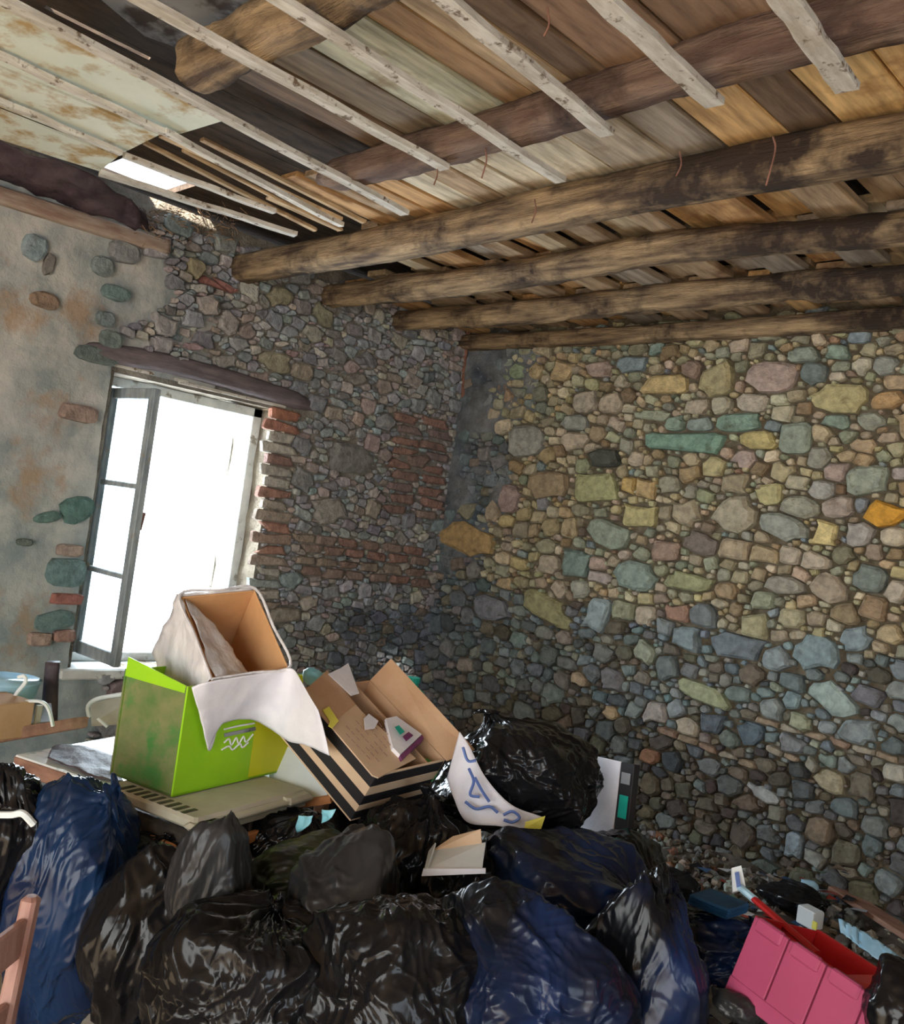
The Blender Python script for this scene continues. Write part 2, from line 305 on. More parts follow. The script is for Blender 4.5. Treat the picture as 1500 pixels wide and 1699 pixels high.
# ------------------------------------------------------------------ right wall
def grid_wall(nu, nv, u0, u1, v0, v1, to3, amp, hole=None, seed=3, colfn=None):
    us = np.linspace(u0, u1, nu); vs = np.linspace(v0, v1, nv); 
    if hole is not None:
        for q in (hole[0], hole[1]): us[np.argmin(abs(us - q))] = q
        for q in (hole[2], hole[3]): vs[np.argmin(abs(vs - q))] = q
    UU, VV = np.meshgrid(us, vs); P = np.stack([UU.ravel() * 9, VV.ravel() * 9, 0 * UU.ravel()], 1); n = fbm(P, seed, 4)
    V = [to3(u, v, amp * k) for u, v, k in zip(UU.ravel(), VV.ravel(), n)]
    F = []
    for j in range(nv - 1):
        for i in range(nu - 1):
            if hole is not None:
                cu = (us[i] + us[i + 1]) / 2; cv_ = (vs[j] + vs[j + 1]) / 2
                if hole[0] < cu < hole[1] and hole[2] < cv_ < hole[3]: continue
            F.append([j * nu + i, j * nu + i + 1, (j + 1) * nu + i + 1, (j + 1) * nu + i])
    C = np.array([colfn(u, v) for u, v in zip(UU.ravel(), VV.ravel())]) if colfn else np.ones((len(V), 3))
    return V, F, C
R3 = lambda u, v, d: (u, -d, v)          # right wall: u = x, v = z, protrudes to -y
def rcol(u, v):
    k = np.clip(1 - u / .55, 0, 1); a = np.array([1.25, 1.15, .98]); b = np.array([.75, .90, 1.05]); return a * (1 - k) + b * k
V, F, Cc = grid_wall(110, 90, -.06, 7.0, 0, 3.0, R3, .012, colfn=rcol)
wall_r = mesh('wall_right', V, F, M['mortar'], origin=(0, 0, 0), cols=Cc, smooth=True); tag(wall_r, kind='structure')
G = (.27, .34, .27); YT = (.58, .44, .22); BE = (.50, .42, .32); GB = (.25, .31, .33); PK = (.47, .36, .31)
RS = [(1108, 638, 82, 36, 0, 6, YT), (1193, 632, 65, 50, .1, 3, (.42, .36, .20)), (1284, 627, 90, 55, 0, 2.6, PK), (1050, 606, 55, 25, 0, 2.5, GB), (998, 614, 45, 28, 0, 3, PK), (1399, 662, 105, 50, .1, 2.8, (.50, .43, .22)),
 (1473, 665, 60, 30, .1, 2.4, (.52, .33, .16)), (1335, 590, 60, 28, 0, 4, (.30, .34, .28)), (1393, 587, 40, 25, 0, 3, G), (1143, 734, 165, 36, 0, 5, (.22, .34, .26)), (1228, 702, 75, 36, .05, 3, (.24, .34, .27)), (1124, 705, 30, 28, 0, 3, G),
 (1164, 705, 45, 24, 0, 4, (.27, .31, .28)), (1260, 731, 65, 34, 0, 3, (.55, .45, .20)), (1324, 731, 50, 50, 0, 4, (.31, .35, .28)), (876, 731, 62, 60, 0, 2.4, (.34, .33, .29)), (956, 733, 45, 30, 0, 2.5, BE), (956, 702, 50, 28, 0, 3, (.33, .34, .30)),
 (972, 667, 45, 40, 0, 2.4, (.46, .40, .32)), (1017, 670, 42, 30, 0, 2.6, BE), (1249, 670, 55, 32, 0, 4, (.52, .45, .36)), (1159, 675, 45, 24, 0, 3, BE), (1201, 673, 38, 30, 0, 3, (.5, .45, .33)), (1433, 609, 32, 28, 0, 2.3, (.52, .47, .36)),
 (1471, 609, 38, 28, 0, 2.6, (.33, .34, .30)), (1489, 635, 50, 24, 0, 4, (.52, .38, .24)), (1007, 761, 55, 38, 0, 2.6, (.09, .095, .08)), (913, 803, 75, 48, 0, 3, (.36, .27, .17)), (991, 811, 78, 52, 0, 5, (.43, .42, .22)), (1047, 806, 22, 30, 0, 6, (.60, .42, .17)),
 (1076, 811, 30, 36, 0, 6, (.56, .40, .20)), (1065, 857, 66, 44, 0, 7, (.52, .45, .22)), (849, 827, 35, 50, 0, 3, (.37, .27, .24)), (780, 894, 95, 55, -.15, 2.6, (.44, .29, .13)), (1012, 886, 80, 50, -.3, 3, (.32, .36, .28)), (1223, 854, 75, 60, 0, 2.6, (.45, .39, .28)),
 (1143, 854, 50, 40, 0, 2.5, (.42, .35, .24)), (1303, 873, 85, 45, -.15, 2.6, (.34, .35, .30)), (1329, 843, 70, 40, 0, 2.4, (.38, .37, .29)), (1393, 843, 58, 40, 0, 2.4, (.42, .34, .28)), (1375, 883, 42, 42, 0, 9, (.76, .62, .30)), (1473, 854, 75, 40, .05, 2.4, (.72, .36, .05)),
 (1428, 886, 48, 42, 0, 2.4, (.42, .38, .34)), (1487, 891, 45, 35, 0, 2.6, (.62, .52, .38)), (1441, 798, 75, 45, .1, 3, (.36, .39, .31)), (1367, 814, 45, 36, 0, 2.4, (.46, .44, .40)), (1388, 785, 40, 30, 0, 3, PK), (956, 934, 50, 50, 0, 5, (.24, .31, .27)), (1057, 955, 75, 48, -.2, 3, (.28, .34, .29)),
 (999, 958, 40, 20, 0, 5, (.50, .42, .38)), (913, 937, 45, 30, 0, 3, BE), (1108, 913, 50, 36, 0, 4, (.36, .25, .19)), (1164, 902, 60, 36, 0, 3, (.22, .18, .15)), (1223, 913, 55, 35, 0, 4, (.46, .36, .24)), (1271, 921, 55, 32, 0, 4, (.46, .36, .22)), (1313, 923, 40, 28, 0, 4, BE),
 (1356, 931, 50, 28, 0, 3, BE), (1143, 966, 80, 34, 0, 4, (.36, .36, .20)), (1308, 971, 60, 32, 0, 3, (.36, .33, .27)), (1377, 974, 55, 45, -.2, 2.8, (.42, .34, .25)), (1447, 963, 65, 45, .1, 3, (.22, .25, .22)), (1489, 982, 40, 40, 0, 2.6, (.52, .44, .34)), (908, 1011, 95, 42, -.35, 3, (.40, .37, .20)),
 (996, 1019, 42, 56, -.1, 4, (.36, .43, .44)), (1041, 1014, 45, 35, 0, 3, (.36, .36, .24)), (1073, 1019, 38, 32, 0, 3, BE), (1127, 1019, 42, 28, 0, 4, (.40, .24, .17)), (1172, 1022, 48, 42, 0, 2.6, (.20, .22, .22)), (1255, 1038, 42, 42, 0, 6, (.44, .40, .24)), (1143, 1059, 50, 45, 0, 5, (.26, .31, .32)),
 (1223, 1073, 100, 40, 0, 3, (.19, .22, .24)), (1356, 1083, 80, 55, .1, 2.8, (.26, .33, .34)), (1420, 1062, 50, 42, 0, 2.8, (.27, .33, .35)), (1287, 1094, 48, 42, 0, 2.6, (.30, .34, .35)), (817, 1009, 65, 45, 0, 2.6, (.25, .25, .28)), (967, 977, 30, 28, 0, 3, (.45, .44, .36)), (1171, 1151, 85, 30, -.1, 3, (.42, .44, .27)),
 (1383, 1161, 100, 40, -.4, 2.6, (.38, .46, .42)), (1425, 1212, 60, 45, 0, 3, (.28, .32, .32)), (1124, 1175, 32, 30, 0, 2.2, (.34, .37, .38)), (1143, 1205, 38, 30, 0, 2.4, BE), (1283, 1177, 42, 40, 0, 2.6, (.32, .35, .33)), (1330, 1198, 38, 34, 0, 4, (.40, .41, .28)), (1248, 1217, 45, 38, 0, 2.8, (.13, .17, .20)),
 (1318, 1235, 38, 32, 0, 3, (.28, .29, .30)), (963, 1126, 28, 20, 0, 2.4, (.55, .42, .28)), (1017, 1182, 28, 24, 0, 2.3, (.55, .40, .24)), (1080, 1254, 34, 24, 0, 3, (.38, .20, .12)), (1117, 1263, 36, 36, 0, 2.6, (.08, .09, .10)), (1379, 1298, 55, 36, -.2, 2.6, (.42, .36, .24)), (1271, 1319, 62, 20, -.3, 2.5, (.45, .46, .45)),
 (1318, 1401, 30, 44, 0, 2.6, (.30, .36, .40)), (1355, 1424, 36, 28, -.4, 2.4, (.38, .38, .34)), (1486, 1282, 50, 26, 0, 5, (.45, .42, .34)), (1240, 760, 40, 30, 0, 2.4, PK), (1390, 700, 55, 24, 0, 3, G), (1060, 760, 22, 24, 0, 2.2, BE), (1085, 690, 60, 16, 0, 4, (.36, .38, .28))]
def px2wall(lst, fn, ui):
    out = []
    for s in lst:
        cx, cy, w, h = s[:4]; sl_ = .13
        c = fn(cx, cy); a = abs(fn(cx + w / 2, cy)[ui] - fn(cx - w / 2, cy)[ui]) / 2; b = abs(fn(cx, cy - h / 2)[2] - fn(cx, cy + h / 2)[2]) / 2
        out.append((c[ui], c[2], a * .97, b * .97, s[4], s[5], np.array(s[6]) * (1.12 if ui == 0 else 1.)) + tuple(s[7:]))
    return out
RSP = px2wall(RS, ony, 0)
for (xa, ya, xb, yb, n, hh) in ((1095, 1208, 1260, 1272, 5, 11), (1255, 1192, 1495, 1262, 6, 10), (1275, 1240, 1330, 1262, 2, 9)):
    for k in range(n):
        t = (k + .5) / n; p = ony(xa + (xb - xa) * t, ya + (yb - ya) * t); q = ony(xa + (xb - xa) * (t + 1 / n), ya + (yb - ya) * (t + 1 / n))
        RSP.append((p[0], p[2], abs(q[0] - p[0]) * .47, .014, math.atan2(q[2] - p[2], q[0] - p[0]), 4, np.array(random.choice([(.42, .32, .22), (.36, .24, .17), (.45, .39, .30)]))))
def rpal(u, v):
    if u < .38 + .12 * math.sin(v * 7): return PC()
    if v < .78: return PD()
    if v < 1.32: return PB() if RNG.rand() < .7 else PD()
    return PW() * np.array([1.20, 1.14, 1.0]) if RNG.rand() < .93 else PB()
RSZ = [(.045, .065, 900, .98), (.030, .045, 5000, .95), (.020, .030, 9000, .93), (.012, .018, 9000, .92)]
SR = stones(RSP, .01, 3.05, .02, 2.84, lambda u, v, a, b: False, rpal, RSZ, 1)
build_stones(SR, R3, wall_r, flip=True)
nu, nv = 40, 90; UU, VV = np.meshgrid(np.linspace(.005, .62, nu), np.linspace(1.3, 2.74, nv)); U = UU.ravel(); W = VV.ravel()
n1 = fbm(np.stack([U * 7, W * 7, U * 0], 1), 91, 4); n2 = fbm(np.stack([U * 3, W * 2.4, U * 0 + 3], 1), 95, 3)
tk = (np.clip((.36 + .10 * (W - 1.9) - U) * 4 + n1 * 1.5 + n2 * 1.3, -1, 1) - .15 - 1.2 * np.clip(1.62 - W, 0, 1) * 2) * .030 + .010 * n1
F = [[j * nu + i, j * nu + i + 1, (j + 1) * nu + i + 1, (j + 1) * nu + i] for j in range(nv - 1) for i in range(nu - 1) if max(tk[j * nu + i], tk[(j + 1) * nu + i + 1]) > -.01]
mesh('plaster', np.stack([U, -.012 - tk, W], 1), F, M['mortar'], wall_r, cols=np.stack([1.05 + n1, 1.28 + n1, 1.75 + n1], 1), smooth=True)
# ------------------------------------------------------------------ left wall with the window opening
L3 = lambda u, v, d: (d, u, v)           # left wall: u = y, v = z, protrudes to +x
WY0, WY1, WZ0, WZ1 = -2.27, -1.36, .74, 2.11
V, F, Cc = grid_wall(100, 90, -7.0, .06, 0, 2.95, L3, .012, hole=(WY0, WY1, WZ0, WZ1), colfn=lambda u, v: np.array([1.8, 1.85, 2.0]) * (1.15 if u < -2 else 1))
mbw = MB(); mbw.add(V, F, Cc)
TH = .42
for (a, b, c, d) in (((WY0, WZ0), (WY1, WZ0), 0, 1), ((WY1, WZ0), (WY1, WZ1), 0, 1), ((WY1, WZ1), (WY0, WZ1), 0, 1), ((WY0, WZ1), (WY0, WZ0), 0, 1)):
    n = 14; vs = []
    for i in range(n + 1):
        for j in range(7):
            t = i / n; y = a[0] + (b[0] - a[0]) * t; z = a[1] + (b[1] - a[1]) * t; k = .018 * fbm([[y * 9, z * 9, j * .7]], 5)[0] * (0 < j)
            vs.append((-TH * j / 6, y + k * (a[0] == b[0]), z + k * (a[1] == b[1])))
    mbw.add(vs, [[i * 7 + j, i * 7 + j + 1, i * 7 + j + 8, i * 7 + j + 7] for i in range(n) for j in range(6)], (1.9, 1.8, 1.7))
mbw.add(*boxv((-TH, -7, 0), (1, 0, 0), (0, 1, 0), (0, 0, 1), .02, 7 + WY0, 2.95)); mbw.add(*boxv((-TH, WY1, 0), (1, 0, 0), (0, 1, 0), (0, 0, 1), .02, -WY1, 2.95))
mbw.add(*boxv((-TH, WY0, 0), (1, 0, 0), (0, 1, 0), (0, 0, 1), .02, WY1 - WY0, WZ0)); mbw.add(*boxv((-TH, WY0, WZ1), (1, 0, 0), (0, 1, 0), (0, 0, 1), .02, WY1 - WY0, 2.95 - WZ1))
wall_l = mbw.build('wall_left', M['mortar'], origin=(0, 0, 0)); tag(wall_l, kind='structure')
RB = (.42, .20, .15); RB2 = (.36, .21, .17); PB1 = (.52, .48, .42)
LS = []
yy = 690; k = 0
bc = [(.45, .20, .13), (.40, .19, .14), PB1, PB1, (.33, .20, .17), (.46, .42, .37), PB1, (.40, .22, .17), (.46, .40, .34), (.42, .34, .28), (.45, .24, .18), (.43, .30, .24), (.40, .22, .16), (.46, .36, .30), PB1, (.40, .44, .42), (.45, .40, .34), (.38, .30, .24)]
for i, c in enumerate(bc):
    y = 690 + i * 18.5; x = 473 - (y - 690) * .10; LS.append((x, y, 40 + 12 * (i % 2), 15.5, 0, 7, c, 'b'))
for i in range(9):   # brick patch near the corner
    for j in range(2):
        LS.append((672 + j * 50 + (i % 2) * 8 - i * 2, 694 + i * 19 + j * 8, 46, 15, 0, 7, random.choice([RB2, (.30, .19, .16), (.34, .25, .21), (.28, .20, .19)]), 'b'))
for i in range(4):
    for j in range(6): LS.append((505 + j * 36 + (i % 2) * 12, 893 + i * 18 + j * 4, 33, 14, 0, 6, random.choice([RB2, (.33, .24, .20), (.30, .20, .16), (.36, .28, .22)]), 'b'))
LS += [(582, 762, 80, 56, 0, 3, (.27, .26, .25)), (500, 795, 40, 36, 0, 3, (.30, .30, .30)), (545, 845, 55, 40, 0, 2.4, (.38, .35, .32)), (478, 962, 40, 26, 0, 3, (.30, .36, .36)), (470, 1018, 58, 30, 0, 5, (.38, .33, .27)), (500, 740, 40, 26, 0, 4, (.28, .28, .30)),
 (455, 600, 60, 30, 0, 2.5, (.38, .34, .25)), (500, 615, 34, 28, 0, 2.4, (.36, .31, .25)), (640, 700, 30, 28, 0, 2.2, (.33, .33, .34)), (690, 765, 60, 36, 0, 5, (.30, .21, .18), 'b'), (318, 448, 34, 32, 0, 2.2, (.36, .31, .20)), (462, 492, 36, 30, 0, 2.3, (.36, .32, .22)), (535, 525, 40, 30, -.4, 2.6, (.30, .28, .20)),
 (52, 412, 34, 36, 0, 2.2, (.30, .37, .40)), (165, 443, 30, 26, 0, 2.4, (.24, .28, .28)), (200, 420, 40, 30, 0, 2.5, (.30, .30, .30)), (186, 487, 38, 20, 0, 2.6, (.20, .28, .28)), (75, 440, 16, 30, 0, 2.6, (.24, .22, .20)), (170, 530, 24, 20, 0, 2.4, (.22, .27, .28)), (155, 590, 60, 22, 0, 2.6, (.16, .20, .19)), (178, 565, 30, 26, 0, 2.4, (.18, .22, .21)),
 (120, 845, 50, 34, .4, 2.2, (.13, .24, .22)), (78, 856, 44, 14, .3, 2.2, (.13, .22, .20)), (105, 948, 50, 38, 0, 3, (.17, .27, .28)), (85, 1028, 52, 26, .2, 2.6, (.18, .28, .28)), (105, 992, 42, 14, 0, 6, (.42, .18, .15), 'b'), (100, 1052, 30, 16, 0, 4, (.42, .26, .22), 'b'), (60, 1058, 30, 18, 0, 4, (.44, .33, .28), 'b'), (125, 685, 50, 22, 0, 4, (.36, .26, .22), 'b'), (110, 912, 34, 16, 0, 4, (.40, .32, .28), 'b'),
 (35, 898, 22, 10, 0, 2.5, (.16, .2, .18)), (70, 500, 40, 22, 0, 2.4, (.36, .25, .18)), (350, 470, 60, 14, -.1, 4, (.38, .17, .14), 'b'), (372, 476, 44, 12, -.1, 4, (.34, .16, .14), 'b'), (345, 430, 30, 22, 0, 2.4, (.28, .31, .32))]
LSP = px2wall(LS, onx, 1)
def plf(u, v):   # >0 under plaster
    e = -2.02 + .09 * math.sin(v * 5.1 + 1) + .07 * math.sin(v * 13) - (.12 if v > 2.3 else 0); return e - u
def lforbid(u, v, a, b):
    if WY0 - .03 - a * .7 < u < WY1 + .01 + a * .6 and WZ0 - .02 - b * .6 < v < WZ1 + .09 + b * .6: return True
    if -2.46 < u < -1.13 and 2.10 < v < 2.23: return True
    return plf(u, v) > .06
LSZ = [(.040, .062, 900, .98), (.028, .040, 5000, .95), (.018, .028, 9000, .93), (.011, .017, 7000, .92)]
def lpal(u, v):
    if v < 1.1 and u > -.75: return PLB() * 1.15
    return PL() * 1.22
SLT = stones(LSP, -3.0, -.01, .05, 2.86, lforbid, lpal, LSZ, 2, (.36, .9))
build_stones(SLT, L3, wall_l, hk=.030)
# plaster skin left of (and below) the window
nu, nv = 120, 220; us = np.linspace(-3.6, -1.75, nu); vs = np.linspace(0, 2.78, nv); UU, VV = np.meshgrid(us, vs); U = UU.ravel(); W = VV.ravel()
n1 = fbm(np.stack([U * 5, W * 5, U * 0], 1), 21, 5); n2 = fbm(np.stack([U * 2.2, W * 2.2, U * 0 + 4], 1), 31, 4)
edge = np.array([plf(u, v) for u, v in zip(U, W)]) + .22 * n1
thk = np.clip(edge * 3.5, -1.2, 1) * .020 + .016 * n1 + .010 * n2
hole_ = np.clip((.30 - n2 * 1.0 - .0) * 0, 0, 1)
inwin = (U > WY0 - .012) & (U < WY1) & (W > WZ0 - .01) & (W < WZ1 + .01)
CP = np.stack([1 + .12 * n2 + .0 * U, 1 + .10 * n2, 1 + .06 * n2], 1); k = np.clip((-W + 1.9) / 1.4, 0, 1)[:, None]; CP = CP * (1 - k) + CP * np.array([.80, .95, 1.02]) * k
F = [[j * nu + i, j * nu + i + 1, (j + 1) * nu + i + 1, (j + 1) * nu + i] for j in range(nv - 1) for i in range(nu - 1) if not (inwin[j * nu + i] or inwin[j * nu + i + 1] or inwin[(j + 1) * nu + i] or inwin[(j + 1) * nu + i + 1]) and max(thk[j * nu + i], thk[(j + 1) * nu + i + 1]) > -.012]
mesh('plaster', np.stack([.006 + thk, U, W], 1), F, M['plaster'], wall_l, cols=CP, smooth=True)
# other walls behind the camera, with unseen openings added to let daylight in
ex, ey, ez = (1, 0, 0), (0, 1, 0), (0, 0, 1)
tag(mesh('leak_backing_1', *boxv((-.6, .03, 0), ex, ey, ez, 7.8, .15, 3.0), M['backwall']), kind='structure')  # unseen backing added behind the right wall to stop light leaks
mb = MB()
mb.add(*boxv((0, -7.2, 0), ex, ey, ez, 2.1, .2, 2.95)); mb.add(*boxv((6.3, -7.2, 0), ex, ey, ez, .9, .2, 2.95)); mb.add(*boxv((2.1, -7.2, 2.5), ex, ey, ez, 4.2, .2, .45))
tag(mb.build('wall_back', M['backwall']), kind='structure')
mb = MB(); mb.add(*boxv((7, -7, 0), ex, ey, ez, .2, 2.4, 2.95)); mb.add(*boxv((7, -2.6, 0), ex, ey, ez, .2, 2.7, 2.95)); mb.add(*boxv((7, -4.6, 0), ex, ey, ez, .2, 2.0, .7)); mb.add(*boxv((7, -4.6, 2.3), ex, ey, ez, .2, 2.0, .65))
tag(mb.build('wall_side', M['backwall']), kind='structure')
v, f = boxv((-.5, -9.5, -.1), ex, ey, ez, 7.8, 9.7, .1); tag(mesh('floor', v, f, M['floor']), kind='structure')
# ------------------------------------------------------------------ window
win = bpy.data.objects.new('window_1', None); win.location = (-.2, (WY0 + WY1) / 2, WZ0); link(win); tag(win, kind='structure')
XF = -.20
def bx(mbx, x0, x1, y0, y1, z0, z1, ch=.004): mbx.add(*boxv((x0, y0, z0), ex, ey, ez, x1 - x0, y1 - y0, z1 - z0, ch))
mb = MB(); bx(mb, XF, XF + .06, WY1 - .055, WY1, WZ0, WZ1); bx(mb, XF, XF + .06, WY0, WY0 + .05, WZ0, WZ1); bx(mb, XF, XF + .06, WY0, WY1, WZ1 - .05, WZ1); bx(mb, XF, XF + .06, WY0, WY1, WZ0, WZ0 + .045)
mb.build('frame', M['paintwood'], win)
mb = MB(); bx(mb, -TH, .05, WY0 - .06, WY1 + .02, WZ0 - .05, WZ0, .008); mb.build('sill', M['paintwood'], win)
# open sash swung into the room on its left hinges
hx, hy = XF + .06, WY0 + .045; ang = math.radians(5); sx = np.array([math.cos(ang), math.sin(ang), 0]); sy = np.array([-sx[1], sx[0], 0]); O = np.array([hx, hy, WZ0 + .05])
SW, SH, ST = .40, WZ1 - WZ0 - .11, .045
def sb(a, b, z0, z1, th=.034, off=0.): return boxv(O + sx * a + sy * off + np.array([0, 0, z0]), sx, sy, (0, 0, 1), b - a, th, z1 - z0, .004)
sash = mesh('sash', *sb(0, ST, 0, SH), M['sash'], win)
mesh('stile', *sb(SW - ST, SW, 0, SH), M['sash'], sash)
for z0, z1 in ((0, .06), (.39, .415), (.80, .825), (SH - .05, SH)): mesh('rail', *sb(ST, SW - ST, z0, z1, .026, .004), M['sash'], sash)
for z0, z1 in ((.06, .39), (.415, .80), (.825, SH - .05)): mesh('pane', *sb(ST, SW - ST, z0, z1, .004, .014), M['glass'], sash)
mesh('window_handle', *tube([O + sx * (SW - .02) + np.array([0, 0, .62]) + sy * .04, O + sx * (SW - .02) + np.array([0, 0, .70]) + sy * .05], .008), M['rust'], sash)
mb = MB()
for z in (.2, 1.0): mb.add(*tube([(hx, hy, WZ0 + z), (hx, hy, WZ0 + z + .08)], .009))
mb.build('hinge', M['rust'], win)
# lintel
def log(name, pts, w, h, m, seed, label=None, cat='beam', parent=None, n=60, k=16, rough=.12, sq=4., taper=None, group=None):
    P = bez(pts, max(2, n // (len(pts) - 1))); n = len(P); vs = []; t0 = unit(P[-1] - P[0]); side = unit(np.cross(t0, (0, 0, 1))); up = np.cross(side, t0)
    for i in range(n):
        s = 1 if taper is None else np.interp(i / (n - 1), *taper)
        for j in range(k):
            a = 2 * math.pi * (j + .5) / k; c, sn = math.cos(a), math.sin(a); r = (abs(c) ** sq + abs(sn) ** sq) ** (-1 / sq)
            L_ = i / (n - 1) * np.linalg.norm(P[-1] - P[0])
            q = 1 + rough * (fbm([[L_ * 2.5, c * 1.2, sn * 1.2]], seed, 3)[0] * 1.4 + .5 * fbm([[L_ * 14, c * 3, sn * 3]], seed + 9, 2)[0])
            vs.append(P[i] + (side * c * w / 2 + up * sn * h / 2) * r * q * s)
    f = [[i * k + j, i * k + (j + 1) % k, (i + 1) * k + (j + 1) % k, (i + 1) * k + j] for i in range(n - 1) for j in range(k)] + [list(range(k - 1, -1, -1)), [(n - 1) * k + j for j in range(k)]]
    o = mesh(name, vs, f, m, parent, smooth=True)
    if parent is None: tag(o, label, cat, group)
    return o
log('lintel', [(-.03, -2.47, 2.17), (-.02, -2.1, 2.205), (-.02, -1.6, 2.20), (-.03, -1.12, 2.17)], .16, .10, mat('lintel_wood', (.10, .085, .09), (.19, .15, .16), rough=.8, scale=8, stretch=(4, .8, 4), bump=.6), 5, 'dark weathered wooden lintel set in the wall above the window', rough=.10, taper=([0, .06, .9, 1], [.55, 1, 1, .5]))
mb = MB()
for y0, y1, z in ((-2.36, -1.9, 2.135), (-1.95, -1.32, 2.125)): mb.add(*boxv((-.10, y0, z), ex, ey, ez, .115, y1 - y0, .016, .003))
tag(mb.build('lath_strip', M['batten']), 'thin pale lath strip fixed under the dark window lintel', 'lath')
# ------------------------------------------------------------------ ceiling
ceil = bpy.data.objects.new('ceiling', None); ceil.location = (2, -2, 2.86); link(ceil); tag(ceil, kind='structure')
def plank(x0, x1, y0, y1, z, col, th=.022, name='plank', skew=0., m='plank', tilt=0.):
    v, f = boxv((x0, y0, z), ex, ey, ez, x1 - x0, y1 - y0, th, .003); v = np.array(v); v[:, 0] += skew * (v[:, 1] - y0); v[:, 2] += tilt * (v[:, 0] - x0)
    v += RNG.normal(0, .0015, v.shape); return mesh(name, v, f, M[m], ceil, cols=np.tile(col, (len(v), 1)))
CR = (.74, .66, .50); TN = (.46, .34, .22); WM = (.62, .40, .18); DK = (.18, .12, .075); GR = (.36, .31, .25); OR = (.58, .35, .16); GN = (.50, .52, .40)
def xz(px, py, z=2.86): return onz(px, py, z)[0]
# row between beams at y -2.05 and -1.65 (colours read off left to right)
def row(y0, y1, xs, cols, z=2.86, jit=.012, dim=1.):
    for a, b, c in zip(xs[:-1], xs[1:], cols):
        if c is None: continue
        plank(a + .004, b - .004, y0 + RNG.uniform(-.03, .03), y1, z + RNG.uniform(0, jit), np.array(c) * dim * RNG.uniform(.92, 1.08), skew=RNG.uniform(-.01, .01), tilt=RNG.uniform(-.03, .03))
row(-2.16, -1.60, [1.02, 1.14, 1.25, 1.38, 1.50, 1.64, 1.76, 1.90, 2.02, 2.28, 2.50, 2.68, 2.88, 3.02, 3.22, 3.36, 3.6, 3.85, 4.1], [OR, TN, OR, OR, CR, TN, CR, CR, CR, (.50, .43, .33), GR, WM, DK, (.66, .45, .20), (.60, .40, .18), GR, TN, GR])
row(-2.86, -2.10, [1.62, 1.80, 1.98, 2.24, 2.36, 2.50, 2.62, 2.86, 3.12, 3.32, 3.55, 3.8, 4.1], [DK, (.24, .19, .13), (.56, .57, .44), (.40, .26, .14), (.44, .34, .22), DK, (.30, .19, .12), (.26, .17, .11), DK, (.24, .20, .13), TN, GR])
row(-3.75, -2.82, [1.9, 2.06, 2.22, 2.5, 2.75, 3.0, 3.3, 3.6, 4.1], [None, None, (.36, .37, .38), (.22, .14, .09), (.26, .17, .1), DK, TN, GR], dim=.8)
x = .55; i = 0
for (y0, y1) in ((-1.62, -1.06), (-1.08, -.56), (-.56, .0)):
    x = .05 if y0 > -1.5 else .72
    while x < 4.2:
        w = RNG.uniform(.11, .20); c = random.choice([TN, WM, OR, TN, (.52, .42, .28), GR]); g = i % 2
        plank(x, x + w * .8, y0, y1, 2.855 + (.035 if g else 0), np.array(c) * RNG.uniform(.85, 1.1), skew=RNG.uniform(-.03, .03), th=.03); x += w * .93; i += 1
# narrow lath strips left of the planks
for (xa, ya, xb, yb, w) in ((235, 240, 520, 385, .03), (262, 228, 560, 368, .035), (330, 235, 600, 372, .03), (300, 252, 470, 340, .025), (440, 330, 560, 385, .04)):
    a = onz(xa, ya, 2.80); b = onz(xb, yb, 2.80); plank(a[0], a[0] + w, a[1], b[1], 2.80, (.62, .46, .28), th=.012, name='lath', skew=(b[0] - a[0]) / (b[1] - a[1]))
# back part of the ceiling, behind the camera
x = -.3
while x < 7.1: w = .42; plank(x, x + w - .006, -7.2, -3.8, 2.87, (.45, .34, .22)); x += w
x = 4.1
while x < 7.1: w = .25; plank(x, x + w - .006, -3.8, 0, 2.87, (.45, .34, .22)); x += w
# battens nailed under the beams
for i, (xa, ya, xb, yb, w, e) in enumerate([(700, -25, 1008, 226, .052, 0), (968, -25, 1186, 178, .058, 0), (1280, -25, 1405, 152, .062, .0), (420, -22, 930, 303, .044, .0), (190, -18, 738, 283, .046, 0), (-30, -14, 672, 357, .048, 0), (-20, 88, 270, 222, .03, 0), (270, 222, 566, 377, .034, 0), (-20, 163, 200, 258, .028, 0), (165, 290, 490, 392, .045, 0), (205, 262, 455, 355, .032, 0)]):
    z = 2.735; a = onz(xa, ya, z); b = onz(xb, yb, z); n = 14; vs = []; fs = []
    d = unit(b - a); sd = np.array([d[1], -d[0], 0])
    for k in range(n + 1):
        t = k / n; c = a + (b - a) * t + sd * .0015 * math.sin(k * 1.3 + i) + np.array([0, 0, .0015 * math.sin(k * .9 + 2 * i)]); ww = w * .44 * (1 + .04 * math.sin(k * 2.1 + i)) 
        for s, h in ((-1, 0), (1, 0), (1, .017), (-1, .017)): vs.append(c + sd * s * ww + np.array([0, 0, h]))
    for k in range(n):
        for j in range(4): j2 = (j + 1) % 4; fs.append([k * 4 + j, k * 4 + 4 + j, k * 4 + 4 + j2, k * 4 + j2])
    fs += [[3, 2, 1, 0], [n * 4, n * 4 + 1, n * 4 + 2, n * 4 + 3]]; mesh('batten', vs, [f[::-1] for f in fs], M['batten'], ceil)
